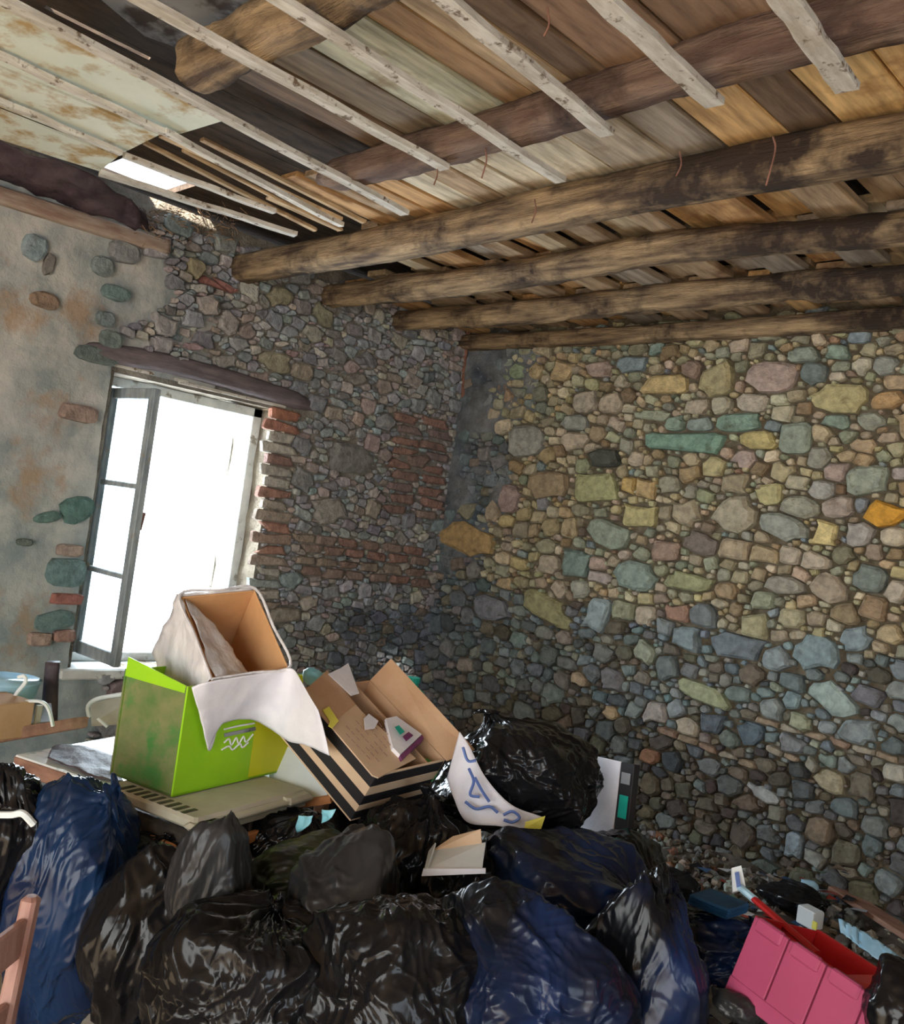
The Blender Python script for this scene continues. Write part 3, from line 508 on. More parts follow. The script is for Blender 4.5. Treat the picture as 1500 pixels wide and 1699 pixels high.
# leftover ceiling fibreboards
for poly in ([(-30, 0), (20, 8), (372, 200), (300, 222), (268, 221), (-30, 96)], [(-30, 100), (264, 224), (232, 240), (200, 256), (-30, 166)], [(-30, 172), (196, 260), (165, 284), (100, 264), (-30, 222)]):
    P = [onz(a, b, 2.764) for a, b in poly]; vs = P + [p + np.array([0, 0, .008]) for p in P]; n = len(P)
    o = mesh('fibreboard', vs, [list(range(n)), list(range(2 * n - 1, n - 1, -1))] + [[i, n + i, n + (i + 1) % n, (i + 1) % n] for i in range(n)], M['fibre'], ceil, cols=np.ones((2 * n, 3)))
# blue-grey sheet over the gap and other upper boards
P = [onz(*q, 2.93) for q in ((120, -40), (520, -40), (500, 40), (440, 60), (330, 92), (240, 60))]; n = len(P)
mesh('grey_sheet', P + [p + np.array([0, 0, .01]) for p in P], [list(range(n)), list(range(2 * n - 1, n - 1, -1))] + [[i, n + i, n + (i + 1) % n, (i + 1) % n] for i in range(n)], M['denim'], ceil)
# roof boards higher up, a few missing (daylight comes through)
hole1 = [onz(*q, 3.06)[:2] for q in ((168, 278), (215, 258), (300, 292), (288, 320))]; hc = np.mean(hole1, 0)
hs = [onz(*q, 3.06)[:2] for q in ((78, 8), (245, 100))]
x = -.6
while x < 7.3:
    w = .17; cuts = []
    if min(h[0] for h in hole1) - .02 < x + w / 2 < max(h[0] for h in hole1) + .02: ysb = [h[1] for h in hole1]; cuts.append((min(ysb), max(ysb)))
    if x < hs[0][0] < x + w or x < hs[1][0] < x + w: cuts.append((min(hs[0][1], hs[1][1]), max(hs[0][1], hs[1][1])))
    if x < hs[0][0] < x + w or x < hs[1][0] < x + w:
        for xa, wa in ((x, .5 * (hs[0][0] + hs[1][0]) - .012 - x), (.5 * (hs[0][0] + hs[1][0]) + .012, x + w - .5 * (hs[0][0] + hs[1][0]) - .016)):
            if wa > .01: v, f = boxv((xa, cuts[-1][0], 3.06), ex, ey, ez, wa, cuts[-1][1] - cuts[-1][0], .03); mesh('roof_board', v, f, M['roof'], ceil)
    y = -7.4
    for c0, c1 in sorted(cuts) + [(.3, .3)]:
        v, f = boxv((x, y, 3.06), ex, ey, ez, w - .004, c0 - y, .03); mesh('roof_board', v, f, M['roof'], ceil); y = c1
    x += w
mb = MB()
for a, b in (((-.7, -7.5), (7.4, -7.45)), ((7.3, -7.5), (7.4, .4)), ((-.7, .25), (7.4, .35)), ((-.7, -7.5), (-.6, .3))): mb.add(*boxv((a[0], a[1], 2.86), ex, ey, ez, b[0] - a[0], b[1] - a[1], .23))
mb.build('eaves_board', M['roof'], ceil)
# beams (x direction)
log('ceiling_beam', [(-.1, -1.70, 2.765), (1.2, -1.69, 2.765), (2.6, -1.70, 2.785), (4.2, -1.70, 2.77), (7.0, -1.7, 2.77)], .12, .13, M['beam'], 1, 'long squared beam with dark side, nearest full beam running into the left wall', rough=.07, sq=6, n=120)
log('ceiling_beam', [(-.1, -1.14, 2.785), (1.2, -1.12, 2.775), (2.2, -1.16, 2.79), (3.2, -1.12, 2.76), (4.2, -1.15, 2.78), (7.0, -1.15, 2.78)], .12, .12, M['beam'], 2, 'knobbly tan log beam, second of those reaching the left wall from the camera', rough=.2, sq=2.6, n=120)
log('ceiling_beam', [(-.1, -.62, 2.785), (1.0, -.60, 2.775), (2.2, -.56, 2.80), (3.2, -.60, 2.77), (7.0, -.6, 2.78)], .12, .12, M['beam'], 3, 'rough tan log beam closest to the stone wall, above the rusty iron rod', rough=.2, sq=2.6, n=120)
log('wall_plate', [(-.05, -.06, 2.79), (1.5, -.06, 2.775), (3, -.06, 2.78), (7, -.06, 2.78)], .12, .085, M['beam'], 4, 'flat timber plate lying along the top of the stone wall on the right', 'timber', rough=.07, sq=6, n=100)
log('ceiling_beam', [(1.35, -2.22, 2.80), (2.2, -2.20, 2.815), (3.0, -2.22, 2.83), (4.2, -2.2, 2.82), (7.0, -2.2, 2.82)], .12, .11, M['beam_dark'], 6, 'reddish brown beam with peeling face that the three whitish battens end on', rough=.16, sq=4, n=110, taper=([0, .03, 1], [.4, 1, 1]))
log('ceiling_beam', [(1.62, -2.92, 2.81), (2.3, -2.92, 2.82), (3.2, -2.92, 2.82), (7.0, -2.92, 2.82)], .13, .12, M['beam'], 7, 'dark rotten beam crossing at the top edge of the photo, broken at its left end', rough=.17, sq=6, n=130, taper=([0, .012, .03, 1], [.25, .8, 1, 1]))
log('wall_plate', [(.03, -3.5, 2.70), (.03, -2.8, 2.715), (.02, -2.12, 2.735)], .10, .075, mat('plate_wood', (.24, .15, .11), (.46, .37, .30), rough=.8, scale=6, stretch=(4, .7, 4), bump=.6), 8, 'pale brown timber plate on top of the plastered wall, upper left', 'timber', rough=.12)
# dark sheet standing in for a shaded hollow, and straw, at the wall top
def sheet(name, top, bot, m, parent=None, nu=24, nv=14, amp=.012, seed=1, th=.002, freq=9, label=None, cat=None, nrm=None):
    T = bez(top, 8); B = bez(bot, 8); T = T[np.linspace(0, len(T) - 1, nu).astype(int)]; B = B[np.linspace(0, len(B) - 1, nu).astype(int)]
    V = np.array([T[i] * (1 - j / (nv - 1)) + B[i] * j / (nv - 1) for j in range(nv) for i in range(nu)])
    n = unit(np.cross(T[-1] - T[0], B[nu // 2] - T[nu // 2])) if nrm is None else nrm
    V = V + n[None, :] * (fbm(V * freq, seed, 3) * amp)[:, None]
    o = mesh(name, V, [[j * nu + i, j * nu + i + 1, (j + 1) * nu + i + 1, (j + 1) * nu + i] for j in range(nv - 1) for i in range(nu - 1)], m, parent, smooth=True)
    md = o.modifiers.new('thickness', 'SOLIDIFY'); md.thickness = th
    if label: tag(o, label, cat)
    return o
sheet('hollow_sheet', [onz(a, b, 2.84) for a, b in ((-20, 232), (60, 258), (130, 280), (200, 320), (240, 350))], [onz(a, b, 2.76) for a, b in ((-20, 318), (60, 335), (120, 350), (180, 362), (250, 388))], M['tarp'], amp=.035, seed=8, freq=15, label='dark crumpled sheet standing in for the purplish shaded hollow above the plastered wall, upper left', cat='felt')
mb = MB()
for k in range(260):
    c = onx(RNG.uniform(225, 400), RNG.uniform(345, 400), RNG.uniform(.0, .10)); d = unit(RNG.normal(0, 1, 3)) * RNG.uniform(.02, .05)
    mb.add([c, c + (.003, 0, .003), c + d + (.0, .002, 0), c + d + (.002, 0, .004)], [[0, 1, 3, 2], [2, 3, 1, 0]])
tag(mb.build('straw_tuft', M['straw']), 'tuft of brown straw and twigs on the wall top beside the beam end', 'straw', kind='stuff')
# hanging wires from the battens and the rod
for i, (px, py, l) in enumerate(((905, 35, .03), (803, 262, .06), (722, 285, .04), (885, 345, .05), (1280, 245, .10), (1125, 268, .04))):
    a = onz(px, py, 2.73); pts = bez([a + (0, 0, .03), a + (.012, 0, -.01), a + (-.004, .006, -l)], 5); o = mesh('wire', *tube(pts, .0025, 5), M['rust'], ceil)
o = mesh('iron_rod', *tube(bez([ony(782, 495, -.10), ony(778, 545, -.09), ony(771, 600, -.04), ony(769, 660, -.03)], 6), .015, 8), M['rust']); tag(o, 'thin rusty iron rod hanging down in the corner of the room', 'rod')
# ------------------------------------------------------------------ bags
def ico(sub):
    import bmesh
    bm = bmesh.new(); bmesh.ops.create_icosphere(bm, subdivisions=sub, radius=1); V = np.array([v.co[:] for v in bm.verts]); F = [[v.index for v in f.verts] for f in bm.faces]; bm.free(); return V, F
ICO = {s: ico(s) for s in (3, 4, 5, 6, 7)}
def bag(center, rad, m, seed, label, neck=None, nl=.5, sub=6, facets=34, crease=.055, yaw=0., zmin=None, pleat=.06, name='trash_bag', cat='bag', group=None):
    rs = np.random.RandomState(seed); p, F = ICO[sub]; p = p.copy()
    nrm = rs.normal(0, 1, (facets, 3)); nrm /= np.linalg.norm(nrm, axis=1)[:, None]; dd = rs.uniform(.80, 1.05, facets)
    dots = np.clip(p @ nrm.T, 0, None) / dd; kf = 22.; r = (np.sum(dots ** kf, 1) + .82 ** kf) ** (-1 / kf); r = np.clip(r, .6, 1.22)
    axis = unit(neck if neck is not None else (0, 0, 1)); c = p @ axis; u = unit(np.cross(axis, (.3, .9, .1))); w = np.cross(axis, u); phi = np.arctan2(p @ w, p @ u)
    warp = np.stack([vnoise(p * 2.1, seed + 1), vnoise(p * 2.1, seed + 2), vnoise(p * 2.1, seed + 3)], 1) * .55
    q = p + warp * .28; rid = 0; a = 1.
    for k, fr in enumerate((1.5, 2.4, 3.8, 5.6, 8.5, 12.5)):
        for _ in range(2):
            dv = rs.normal(0, 1, 3); dv = unit(dv - axis * np.dot(dv, axis) * .55); ph = (q @ dv) * fr + rs.uniform(0, 9) + .45 * vnoise(p * (1.3 + .5 * k) + 5 * k, seed + 20 + k)
            tri = 1 - np.abs((ph % 1.) * 2 - 1); sharp = np.where(tri > .5, (tri - .5) * 2, 0) ** 1.3
            mask = np.clip(vnoise(p * (1.6 + .6 * k) + 31 * _ , seed + 40 + k + 7 * _) * 1.8 + .45, 0, 1); rid = rid + a * sharp * mask
        a *= .66
    r = r + crease * 1.15 * (rid - .55)
    near = np.clip((c - .05) / .95, 0, 1); pl = np.abs(np.sin(phi * rs.randint(7, 10) + 2.5 * vnoise(p * 1.7, seed + 5))) + .5 * np.abs(np.sin(phi * 17 + 3 * vnoise(p * 2.5, seed + 6)))
    r = r + pleat * (pl - .9) * near ** 1.2 * (1 - near ** 8)
    P = p * r[:, None]
    if nl > 0:
        t = np.clip((c - .72) / .28, 0, 1); s = t * t * (3 - 2 * t); lat = P - axis * (P @ axis)[:, None]; k = 1 - .80 * s * (1 - .0 * t); fl = np.clip((t - .86) / .14, 0, 1)
        bend = (u * math.cos(seed) + w * math.sin(seed)) * .18
        P = axis * (P @ axis)[:, None] * (1 - .06 * s)[:, None] + lat * k[:, None] + axis * (nl * t ** 2.2)[:, None] + bend * (t ** 3)[:, None]
        P += lat * (fl * 1.1)[:, None] * (1 + .5 * np.sin(phi * 5))[:, None]
    rad = np.array(rad); P = P * rad
    cy, sy_ = math.cos(yaw), math.sin(yaw); P = np.stack([P[:, 0] * cy - P[:, 1] * sy_, P[:, 0] * sy_ + P[:, 1] * cy, P[:, 2]], 1)
    P = P + np.asarray(center)
    if zmin is not None:
        zz = P[:, 2]; P[:, 2] = np.where(zz < zmin + .06, zmin + .06 * np.exp((zz - zmin - .06) / .06), zz)
    o = mesh(name, P, F, m, smooth=True); return tag(o, label, cat, group)
GZ = 0.0
def gbag(px, py, t, rx, rz, m, seed, label, top=None, **k):
    """bag whose visible bulk centres on a pixel at real distance t and that stands on the floor below"""
    c = at(px, py, t)
    return bag(c, (rx, k.pop('ry', rx), rz), m, seed, label, **k)
B = M['bag']
gbag(862, 1292, 2.95, .26, .20, B, 101, 'shiny black bin bag on top of the heap, beside the white sheet with blue scrawl', neck=(-.4, -.1, .9), nl=.28, pleat=.07, sub=7)
gbag(118, 1500, 2.35, .175, .34, M['bagblue'], 102, 'tall navy blue bin bag with a slanted top, in front of the white table', neck=(.45, .3, .75), nl=.05, zmin=.0, sub=7, pleat=.03, crease=.04, facets=20)
gbag(0, 1410, 2.3, .12, .22, B, 103, 'black bin bag with a silvery knot at the left edge above the chair', neck=(.3, 0, .9), nl=.15)
gbag(262, 1580, 2.25, .17, .27, B, 104, 'dull black bin bag in deep shade right of the navy bag', neck=(.1, .5, .6), nl=.05)
gbag(352, 1480, 2.15, .085, .18, M['baggrey'], 105, 'narrow pointed charcoal bin bag with bright creases below the beige machine part', neck=(.0, .1, 1), nl=.12, pleat=.03, facets=16)
gbag(430, 1660, 1.95, .21, .20, M['bag'], 106, 'big black bin bag with silvery streaks at the bottom, left of centre', neck=(-.3, .2, .7), nl=.05, pleat=.09, sub=7, facets=18)
gbag(520, 1470, 2.4, .20, .13, M['baggreen'], 107, 'greenish black translucent garden bag below the striped carton', neck=(.7, .3, .5), nl=.1)
gbag(560, 1530, 2.2, .16, .20, M['baggrey'], 119, 'smooth charcoal bin bag between the garden bag and the creased bag at the bottom', neck=(-.3, .4, .5), nl=.0, pleat=.03, facets=16)
gbag(680, 1440, 2.55, .17, .205, B, 108, 'black bin bag with folds fanning down, right below the striped carton', neck=(.12, .3, 1), nl=.10, pleat=.14)
gbag(665, 1630, 1.95, .20, .19, B, 109, 'big creased black bin bag in the middle of the bottom edge', neck=(-.6, .3, .5), nl=.05, sub=7, facets=18)
gbag(862, 1650, 1.95, .20, .20, M['bagsheen'], 110, 'big black bin bag with blotches of painted-in blue sheen at the bottom, right of centre', neck=(-.6, .5, .4), nl=.0, sub=7, facets=18)
gbag(935, 1475, 2.4, .22, .15, M['bagsheen'], 111, 'flattened black bin bag with a long painted-in blue sheen directly under the topmost bag', neck=(.9, .2, .2), nl=.2, facets=16)
gbag(780, 1490, 2.45, .17, .15, B, 112, 'black bin bag almost hidden below the small open white box', neck=(0, .3, 1), nl=.0)
gbag(1062, 1640, 2.05, .145, .25, M['bagsheen'], 113, 'black bin bag with long diagonal folds and painted-in blue sheen left of the pink crate', neck=(-.35, .5, .7), nl=.0, pleat=.14, crease=.03, sub=7, facets=12)
gbag(1180, 1570, 2.6, .17, .10, M['bagsheen'], 114, 'low dark blue bag half buried in litter behind the diagonal-fold bag', neck=(.5, .3, .6), nl=.1, crease=.09)
gbag(1510, 1700, 1.70, .09, .10, B, 115, 'black bag in the bottom right corner beside the pink crate', neck=(.3, 0, 1), nl=.1, sub=5)
gbag(1010, 1470, 2.75, .20, .17, B, 116, 'dark bag sloping down on the right of the heap below the dark-sided box', neck=(.6, .1, .4), nl=.1, sub=6)
gbag(245, 1450, 2.45, .10, .11, B, 117, 'small crumpled black bag under the front corner of the white table', neck=(0, .4, 1), nl=.1, sub=6)
gbag(480, 1390, 2.7, .15, .10, B, 118, 'small black bag wedged under the green box, left of the striped carton', neck=(.4, 0, .9), nl=.1, sub=6)
for i, (x, y, r, h) in enumerate(((2.55, -3.0, .24, .27), (2.55, -2.35, .26, .27), (2.95, -2.55, .24, .24), (2.15, -2.1, .25, .28), (2.5, -1.75, .26, .30), (3.1, -2.15, .22, .22), (2.05, -1.55, .22, .28), (3.4, -2.2, .24, .28), (1.35, -1.35, .25, .42), (3.24, -2.26, .17, .335), (3.2, -1.85, .18, .26), (1.76, -1.79, .15, .43), (1.42, -1.78, .17, .40))):
    bag((x, y, h), (r, r, h), B, 200 + i, 'black bin bag standing on the floor under the heap', nl=0, sub=4, group='bags under the heap', zmin=0.)
def part(name, vf, m, parent, label=None, smooth=False):
    o = mesh(name, vf[0], vf[1], M[m] if isinstance(m, str) else m, parent, smooth=smooth)
    if label: o['label'] = label
    return o
def quad(P, th, n=None):
    P = [np.asarray(p, float) for p in P]; n = unit(np.cross(P[1] - P[0], P[2] - P[0])) if n is None else n; k = len(P)
    return P + [p + n * th for p in P], [list(range(k - 1, -1, -1)), list(range(k, 2 * k))] + [[i, (i + 1) % k, k + (i + 1) % k, k + i] for i in range(k)]
# --- table
tx = unit((.94, .33, 0)); ty = np.array([-tx[1], tx[0], 0]); tO = onz(25, 1252, .70); tz = np.array([0, 0, 1.])
tb = thing('table', 'white laminate table with brown edges standing under the window, left', 'table', (tO[0], tO[1], 0))
part('tabletop', boxv(tO - tz * .018, tx, ty, tz, .78, .72, .018, .003), 'laminate', tb)
part('edge_band', boxv(tO - tz * .055 - ty * .004, tx, ty, tz, .78, .022, .05, .003), 'brownwood', tb)
part('edge_band', boxv(tO - tz * .055 + ty * .69, tx, ty, tz, .78, .022, .037, .003), 'brownwood', tb)
for a, b in ((.02, .03), (.73, .03), (.02, .65), (.73, .65)):
    part('leg', boxv((tO[0], tO[1], 0) + tx * a + ty * b, tx, ty, tz, .04, .04, .665, .003), 'brownwood', tb)
o = sheet('dark_rag', [onz(a, b, .705) + tz * .012 for a, b in ((85, 1246), (110, 1240), (145, 1248), (190, 1262))], [onz(a, b, .705) + tz * .004 for a, b in ((78, 1262), (110, 1272), (150, 1288), (205, 1300))], M['tarp'], amp=.012, seed=4, freq=16, label='dark crumpled rag lying on the white table', cat='rag', th=.003)
# --- lime green archive box
gO = np.array([1.899, -2.787, .772]); gx = unit((-.129, .496, 0)); gl = np.array([-gx[1], gx[0], 0]); GL, GW, GH = .50, .25, .305
gb = thing('storage_box', 'lime green and yellow cardboard storage box on the beige machine part', 'box', gO)
gn = np.array([gx[1], -gx[0], 0])       # outward normal of the bright side
part('front_panel', boxv(gO, gx, gl, tz, .30, .006, GH), 'green', gb, 'lime green long side')
part('front_panel', boxv(gO + gx * .3004, gx, gl, tz, GL - .3, .006, GH), 'yellow', gb, 'yellow right half of the long side')
part('side_panel', boxv(gO + gl * .006, gl, -gx, tz, GW, -.006, GH), 'greendirty', gb, 'dirty olive green short side')
part('side_panel', boxv(gO + gx * (GL - .006) + gl * .006, gl, gx, tz, GW, .006, GH), 'green', gb)
part('back_panel', boxv(gO + gl * (GW - .006), gx, gl, tz, GL, .006, GH), 'green', gb)
part('bottom', boxv(gO, gx, gl, tz, GL, GW, .006), 'green', gb)
part('flap', boxv(gO + gl * (GW - .02) + tz * GH, -gl, gx, tz, .0, .0, .0) if 0 else quad([gO + gl * .01 - gx * .002 + tz * (GH - .02), gO + gl * (GW) - gx * .002 + tz * (GH - .02), gO + gl * GW + tz * (GH + .035), gO + gl * .01 + tz * GH], .004), 'green', gb, 'bright green rim of the short side')
def ong(px, py, off=.003): return onplane(px, py, gO + gn * off, gn)
mb = MB(); mb.add(*quad([ong(372, 1217), ong(424, 1206), ong(425, 1212), ong(373, 1223)], .001)); part('print_bar', (np.vstack(mb.v), mb.f), 'denim', gb)
mb = MB()
for s in ([(372, 1210), (398, 1204), (422, 1200)], [(372, 1232), (380, 1226), (384, 1236), (392, 1224), (396, 1234), (404, 1222), (408, 1231), (420, 1218)], [(368, 1244), (380, 1238), (386, 1244), (398, 1234), (402, 1240), (412, 1232)]):
    mb.add(*tube(bez([ong(a, b, .003) for a, b in s], 4), .0028, 5))
part('lettering', (np.vstack(mb.v), mb.f), 'white', gb)
# --- beige machine part (tray) below the box
rx = gx; rl = gl; rO = onz(322, 1388, .735); tr = thing('machine_tray', 'beige plastic machine casing with vents, carrying the green box', 'casing', rO - tz * .02)
part('slab', boxv(rO + rx * .02 + rl * .02, rx, rl, tz, .46, .36, .034, .008), 'beige', tr)
part('tab', boxv(rO + rx * .0 - rl * .012 + tz * .004, rx, rl, tz, .10, .06, .02, .010), 'beige', tr)
part('tab', boxv(rO + rx * .36 - rl * .01 + tz * .004, rx, rl, tz, .12, .06, .026, .010), 'beige', tr)
part('screw_hole', tube([rO + rx * .04 + rl * .015 + tz * .0235, rO + rx * .04 + rl * .015 + tz * .026], .009, 10), 'cardblack', tr)
part('rim', boxv(rO + rx * .02 + rl * .02 - tz * .018, rx, rl, tz, .46, .012, .02, .003), 'beige', tr)
for i in range(9): part('vent_slot', boxv(rO - rx * .0 + rx * .026 + rl * (.07 + i * .030) + tz * .0342, rx, rl, tz, .05, .014, .0015), 'darkmetal', tr)
part('ledge', boxv(rO + rx * .02 - rl * .006 + tz * .012, rx, rl, tz, .44, .03, .012, .004), 'beige', tr)
ch = thing('machine_chassis', 'dark metal chassis with orange wooden strips wedged under the beige casing', 'chassis', rO - tz * .14)
part('body', boxv(rO + rx * .05 + rl * .05 - tz * .15, rx, rl, tz, .38, .30, .13, .01), 'darkmetal', ch)
part('orange_strip', boxv(rO + rx * .10 + rl * .01 - tz * .075, rx, rl, tz, .22, .02, .03, .004), 'orangewood', ch)
part('orange_strip', boxv(rO + rx * .0 + rl * .08 - tz * .085, rl, rx, tz, .26, .03, .035, .004), 'orangewood', ch)
for i in range(6): part('fin', boxv(rO + rx * (.12 + i * .045) + rl * .035 - tz * .05, rx, rl, tz, .012, .03, .04, .002), 'darkmetal', ch)
part('bracket', tube(bez([rO + rx * .02 + rl * .04 - tz * .10, rO - rl * .02 + rx * .03 - tz * .06, rO + rx * .09 - rl * .015 - tz * .10], 5), .007, 6), 'whitepl', ch, 'small white plastic bracket')
# --- open carton lying on the green box, wrapped in white film
T0 = 2.56
c0 = at(352, 1126, T0); cA = at(479, 1107, T0 + .14); cT = at(286, 991, T0 + .15)
cx, cy, cz = frame3(c0, cA, cT); LW = np.linalg.norm(cA - c0); LH = abs(np.dot(cT - c0, cy)); LD = .27
cb_ = -cz if np.dot(-cz, CAM - c0) < 0 else cz      # inward direction (away from the camera)
ct = thing('open_carton', 'open cardboard carton tipped on its side on the lime green box, wrapped in white film', 'carton', c0 + cb_ * LD * .5)
def cp(a, b, d): return c0 + cx * a + cy * b + cb_ * d
def crt(name, a0, a1, b0, b1, d0, d1, m, label=None):
    v, f = boxv(cp(a0, b0, d0), cx, cy, cb_, a1 - a0, b1 - b0, d1 - d0, .0015); return part(name, (v, f), m, ct, label)
crt('side_panel', 0, .005, 0, LH, 0, LD, 'cardin'); crt('side_panel', LW - .005, LW, 0, LH, 0, LD, 'cardin')
crt('side_panel', .005, LW - .005, 0, .005, 0, LD, 'cardin'); crt('side_panel', .005, LW - .005, LH - .005, LH, 0, LD, 'cardin'); crt('bottom', .005, LW - .005, .005, LH - .005, LD - .005, LD, 'cardin')
def band(name, A, Bp, m, seed, amp=.006, th=.002, nu=20, nv=14): return sheet(name, A, Bp, m, ct, nu=nu, nv=nv, amp=amp, seed=seed, th=th, freq=26)
band('wrapping_film', [cp(-.006, LH * t, -.004) for t in np.linspace(0, 1.03, 5)], [cp(-.03, LH * (t * 1.04 - .05) - .0, LD * .95) for t in np.linspace(0, 1, 5)], M['film'], 3, amp=.013)
band('wrapping_film', [cp(LW * t, LH + .006, -.004) for t in np.linspace(-.03, 1, 5)], [cp(LW * t, LH + .008, LD) for t in np.linspace(-.04, .9, 5)], M['film'], 5, amp=.006)
# rolled film edge round the mouth
part('film_edge', tube(bez([cp(-.005, -.004, -.004), cp(-.006, LH * .5, -.006), cp(-.004, LH + .004, -.004), cp(LW * .5, LH + .006, -.005), cp(LW, LH + .003, -.003), cp(LW + .006, LH * .5, -.003), cp(LW + .004, 0, -.006), cp(LW * .5, -.006, -.008), cp(-.004, -.004, -.004)], 5), .0045, 6), 'film', ct)
band('inner_film', [cp(.010, LH * t, .004) for t in np.linspace(.02, .96, 5)], [cp(LW * w, LH * t, d) for w, t, d in ((.72, .02, .05), (.62, .2, .07), (.56, .5, .09), (.46, .75, .07), (.14, .95, .02))], M['film'], 9, amp=.014)
# --- white sheet draped over the box fronts
def ong2(px, py, o=.012): return onplane(px, py, gO + gn * o, gn)
top = [(318, 1140, 2.5), (345, 1131, 2.51), (400, 1122, 2.58), (440, 1116, 2.64), (482, 1108, 2.68), (500, 1130, 2.62), (528, 1180, 2.54)]
bot = [(346, 1243, 2.60), (360, 1212, 2.62), (378, 1194, 2.65), (425, 1198, 2.75), (465, 1222, 2.73), (505, 1236, 2.62), (547, 1254, 2.53)]
sheet('draped_sheet', [at(*q) for q in top], [at(*q) for q in bot], M['white'], nu=40, nv=24, amp=.012, seed=12, freq=11, label='white plastic sheet draped from the tipped carton over the lime green box', cat='sheet')
sheet('draped_sheet', [ong2(a, b, .034) for a, b in ((320, 1138), (335, 1136), (360, 1136), (385, 1140))], [ong2(a, b, .016) for a, b in ((344, 1240), (350, 1244), (362, 1200), (372, 1182))], M['white'], nu=16, nv=22, amp=.006, seed=14, freq=14, label='pointed white tail of plastic hanging down the lime green box front', cat='sheet')
# --- striped carton
F0 = at(625, 1287, 2.50); L0 = at(497, 1141, 2.70); R0 = at(716, 1236, 2.78)
sx_, sy2, sz_ = frame3(F0, L0, R0)
if sz_[2] < 0: sz_ = -sz_
SL = np.linalg.norm(L0 - F0); SWd = abs(np.dot(R0 - F0, sy2)); SHt = .165
st = thing('striped_carton', 'tilted open cardboard carton with black and tan stripes, right of the green box', 'carton', F0 - sz_ * SHt)
def sp(a, b, d): return F0 + sx_ * a + sy2 * b - sz_ * d
def sbx(name, a0, a1, b0, b1, d0, d1, m, label=None): return part(name, boxv(sp(a0, b0, d1), sx_, sy2, sz_, a1 - a0, b1 - b0, d1 - d0, .001), m, st, label)
zs = [0, .012, .045, .078, .105, .142, .165]; ms = ['cardtan', 'cardblack', 'cardtan', 'cardblack', 'cardtan', 'cardblack']; zs = [0, .006, .042, .074, .108, .130, .160, .165]; ms = ['cardtan', 'cardblack', 'cardtan', 'cardblack', 'cardtan', 'cardblack', 'cardtan']
for i, mm in enumerate(ms):
    sbx('side_stripe', 0, SL, 0, .006, zs[i], zs[i + 1], mm, 'black stripe' if mm == 'cardblack' else 'tan stripe'); sbx('side_stripe', 0, .006, .006, SWd, zs[i], zs[i + 1], mm, 'black stripe' if mm == 'cardblack' else 'tan stripe')
sbx('side_panel', 0, SL, SWd - .006, SWd, 0, SHt, 'card'); sbx('side_panel', SL - .006, SL, .006, SWd - .006, 0, SHt, 'card'); sbx('bottom', .006, SL - .006, .006, SWd - .006, SHt - .006, SHt, 'card')
sbx('inner_wall', .006, SL - .006, SWd * .78, SWd * .80, .01, .1, 'card')
# tall back flap on the right-hand side
part('back_flap', quad([sp(-.005, SWd, 0), sp(SL + .0, SWd, 0), sp(SL + .01, SWd + .06, -.075), sp(-.03, SWd + .07, -.055)], .005), 'card', st)
def onr(px, py, o=.004): return onplane(px, py, F0 + sz_ * o, sz_)
part('top_flap', quad([onr(500, 1150, .006), onr(543, 1112, .006), onr(590, 1168, .006), onr(548, 1203, .006)], .004), 'card', st)
part('printed_flap', quad([onr(548, 1203, .004), onr(588, 1166, .004), onr(602, 1182, .004), onr(690, 1258, .004), onr(628, 1290, .004), onr(618, 1286, .004)], .004), 'cardtan', st)
mb = MB()
for i in range(8):
    ax, ay, bx2, by = 566 + i * 8, 1208 - i * 4.4, 624 + i * 6.6, 1270 - i * 4.6
    n = 7
    for k in range(n):
        if (i * 3 + k * 5) % 6 == 0: continue
        p = onr(ax + (bx2 - ax) * (k + .05) / n, ay + (by - ay) * (k + .05) / n, .0088); q = onr(ax + (bx2 - ax) * (k + .8) / n, ay + (by - ay) * (k + .8) / n, .0088); mb.add(*tube([p, q], .0011, 4))
part('print_lines', (np.vstack(mb.v), mb.f), 'ink', st)['kind'] = 'stuff'
part('tape', quad([onr(536, 1178, .012), onr(546, 1172, .012), onr(562, 1196, .012), onr(552, 1208, .012), onr(545, 1204, .012), onr(548, 1196, .012)], .002), 'ystrap', st, 'torn yellow tape')
pp = [onr(566, 1108, .018), onr(578, 1100, .018), onr(596, 1150, .018), onr(583, 1154, .018), onr(545, 1118, .018)]
tag(part('paper_card', quad(pp, .002), 'white', None), 'blank white card lying at the far end of the striped carton', 'card')
tag(part('booklet', quad([onr(640, 1192, .016), onr(658, 1188, .016), onr(700, 1218, .016), onr(664, 1252, .016), onr(652, 1240, .016)], .012), 'white', None), 'white booklet with purple edge tucked into the striped carton, near end', 'booklet')
bk = sc.objects['booklet']
part('cover_edge', quad([onr(664, 1253, .014), onr(701, 1219, .014), onr(703, 1226, .014), onr(667, 1260, .014)], .016), 'purple', bk)
part('print_block', quad([onr(655, 1206, .0295), onr(662, 1203, .0295), onr(672, 1214, .0295), onr(664, 1219, .0295)], .0006), 'teal', bk)
part('print_block', quad([onr(668, 1222, .0295), onr(678, 1214, .0295), onr(686, 1220, .0295), onr(674, 1230, .0295)], .0006), 'purple', bk)
tag(part('torn_paper', quad([onr(604, 1192, .012), onr(612, 1184, .012), onr(628, 1196, .012), onr(622, 1208, .012), onr(606, 1210, .012)], .002), 'white', None), 'small torn white paper scrap on the printed flap of the striped carton', 'paper')
tag(bag(at(520, 1124, 2.86), (.045, .03, .03), M['cyan'], 61, None, nl=0, sub=4, name='foam_lump'), 'pale green and white plastic lump behind the top of the striped carton', 'plastic')
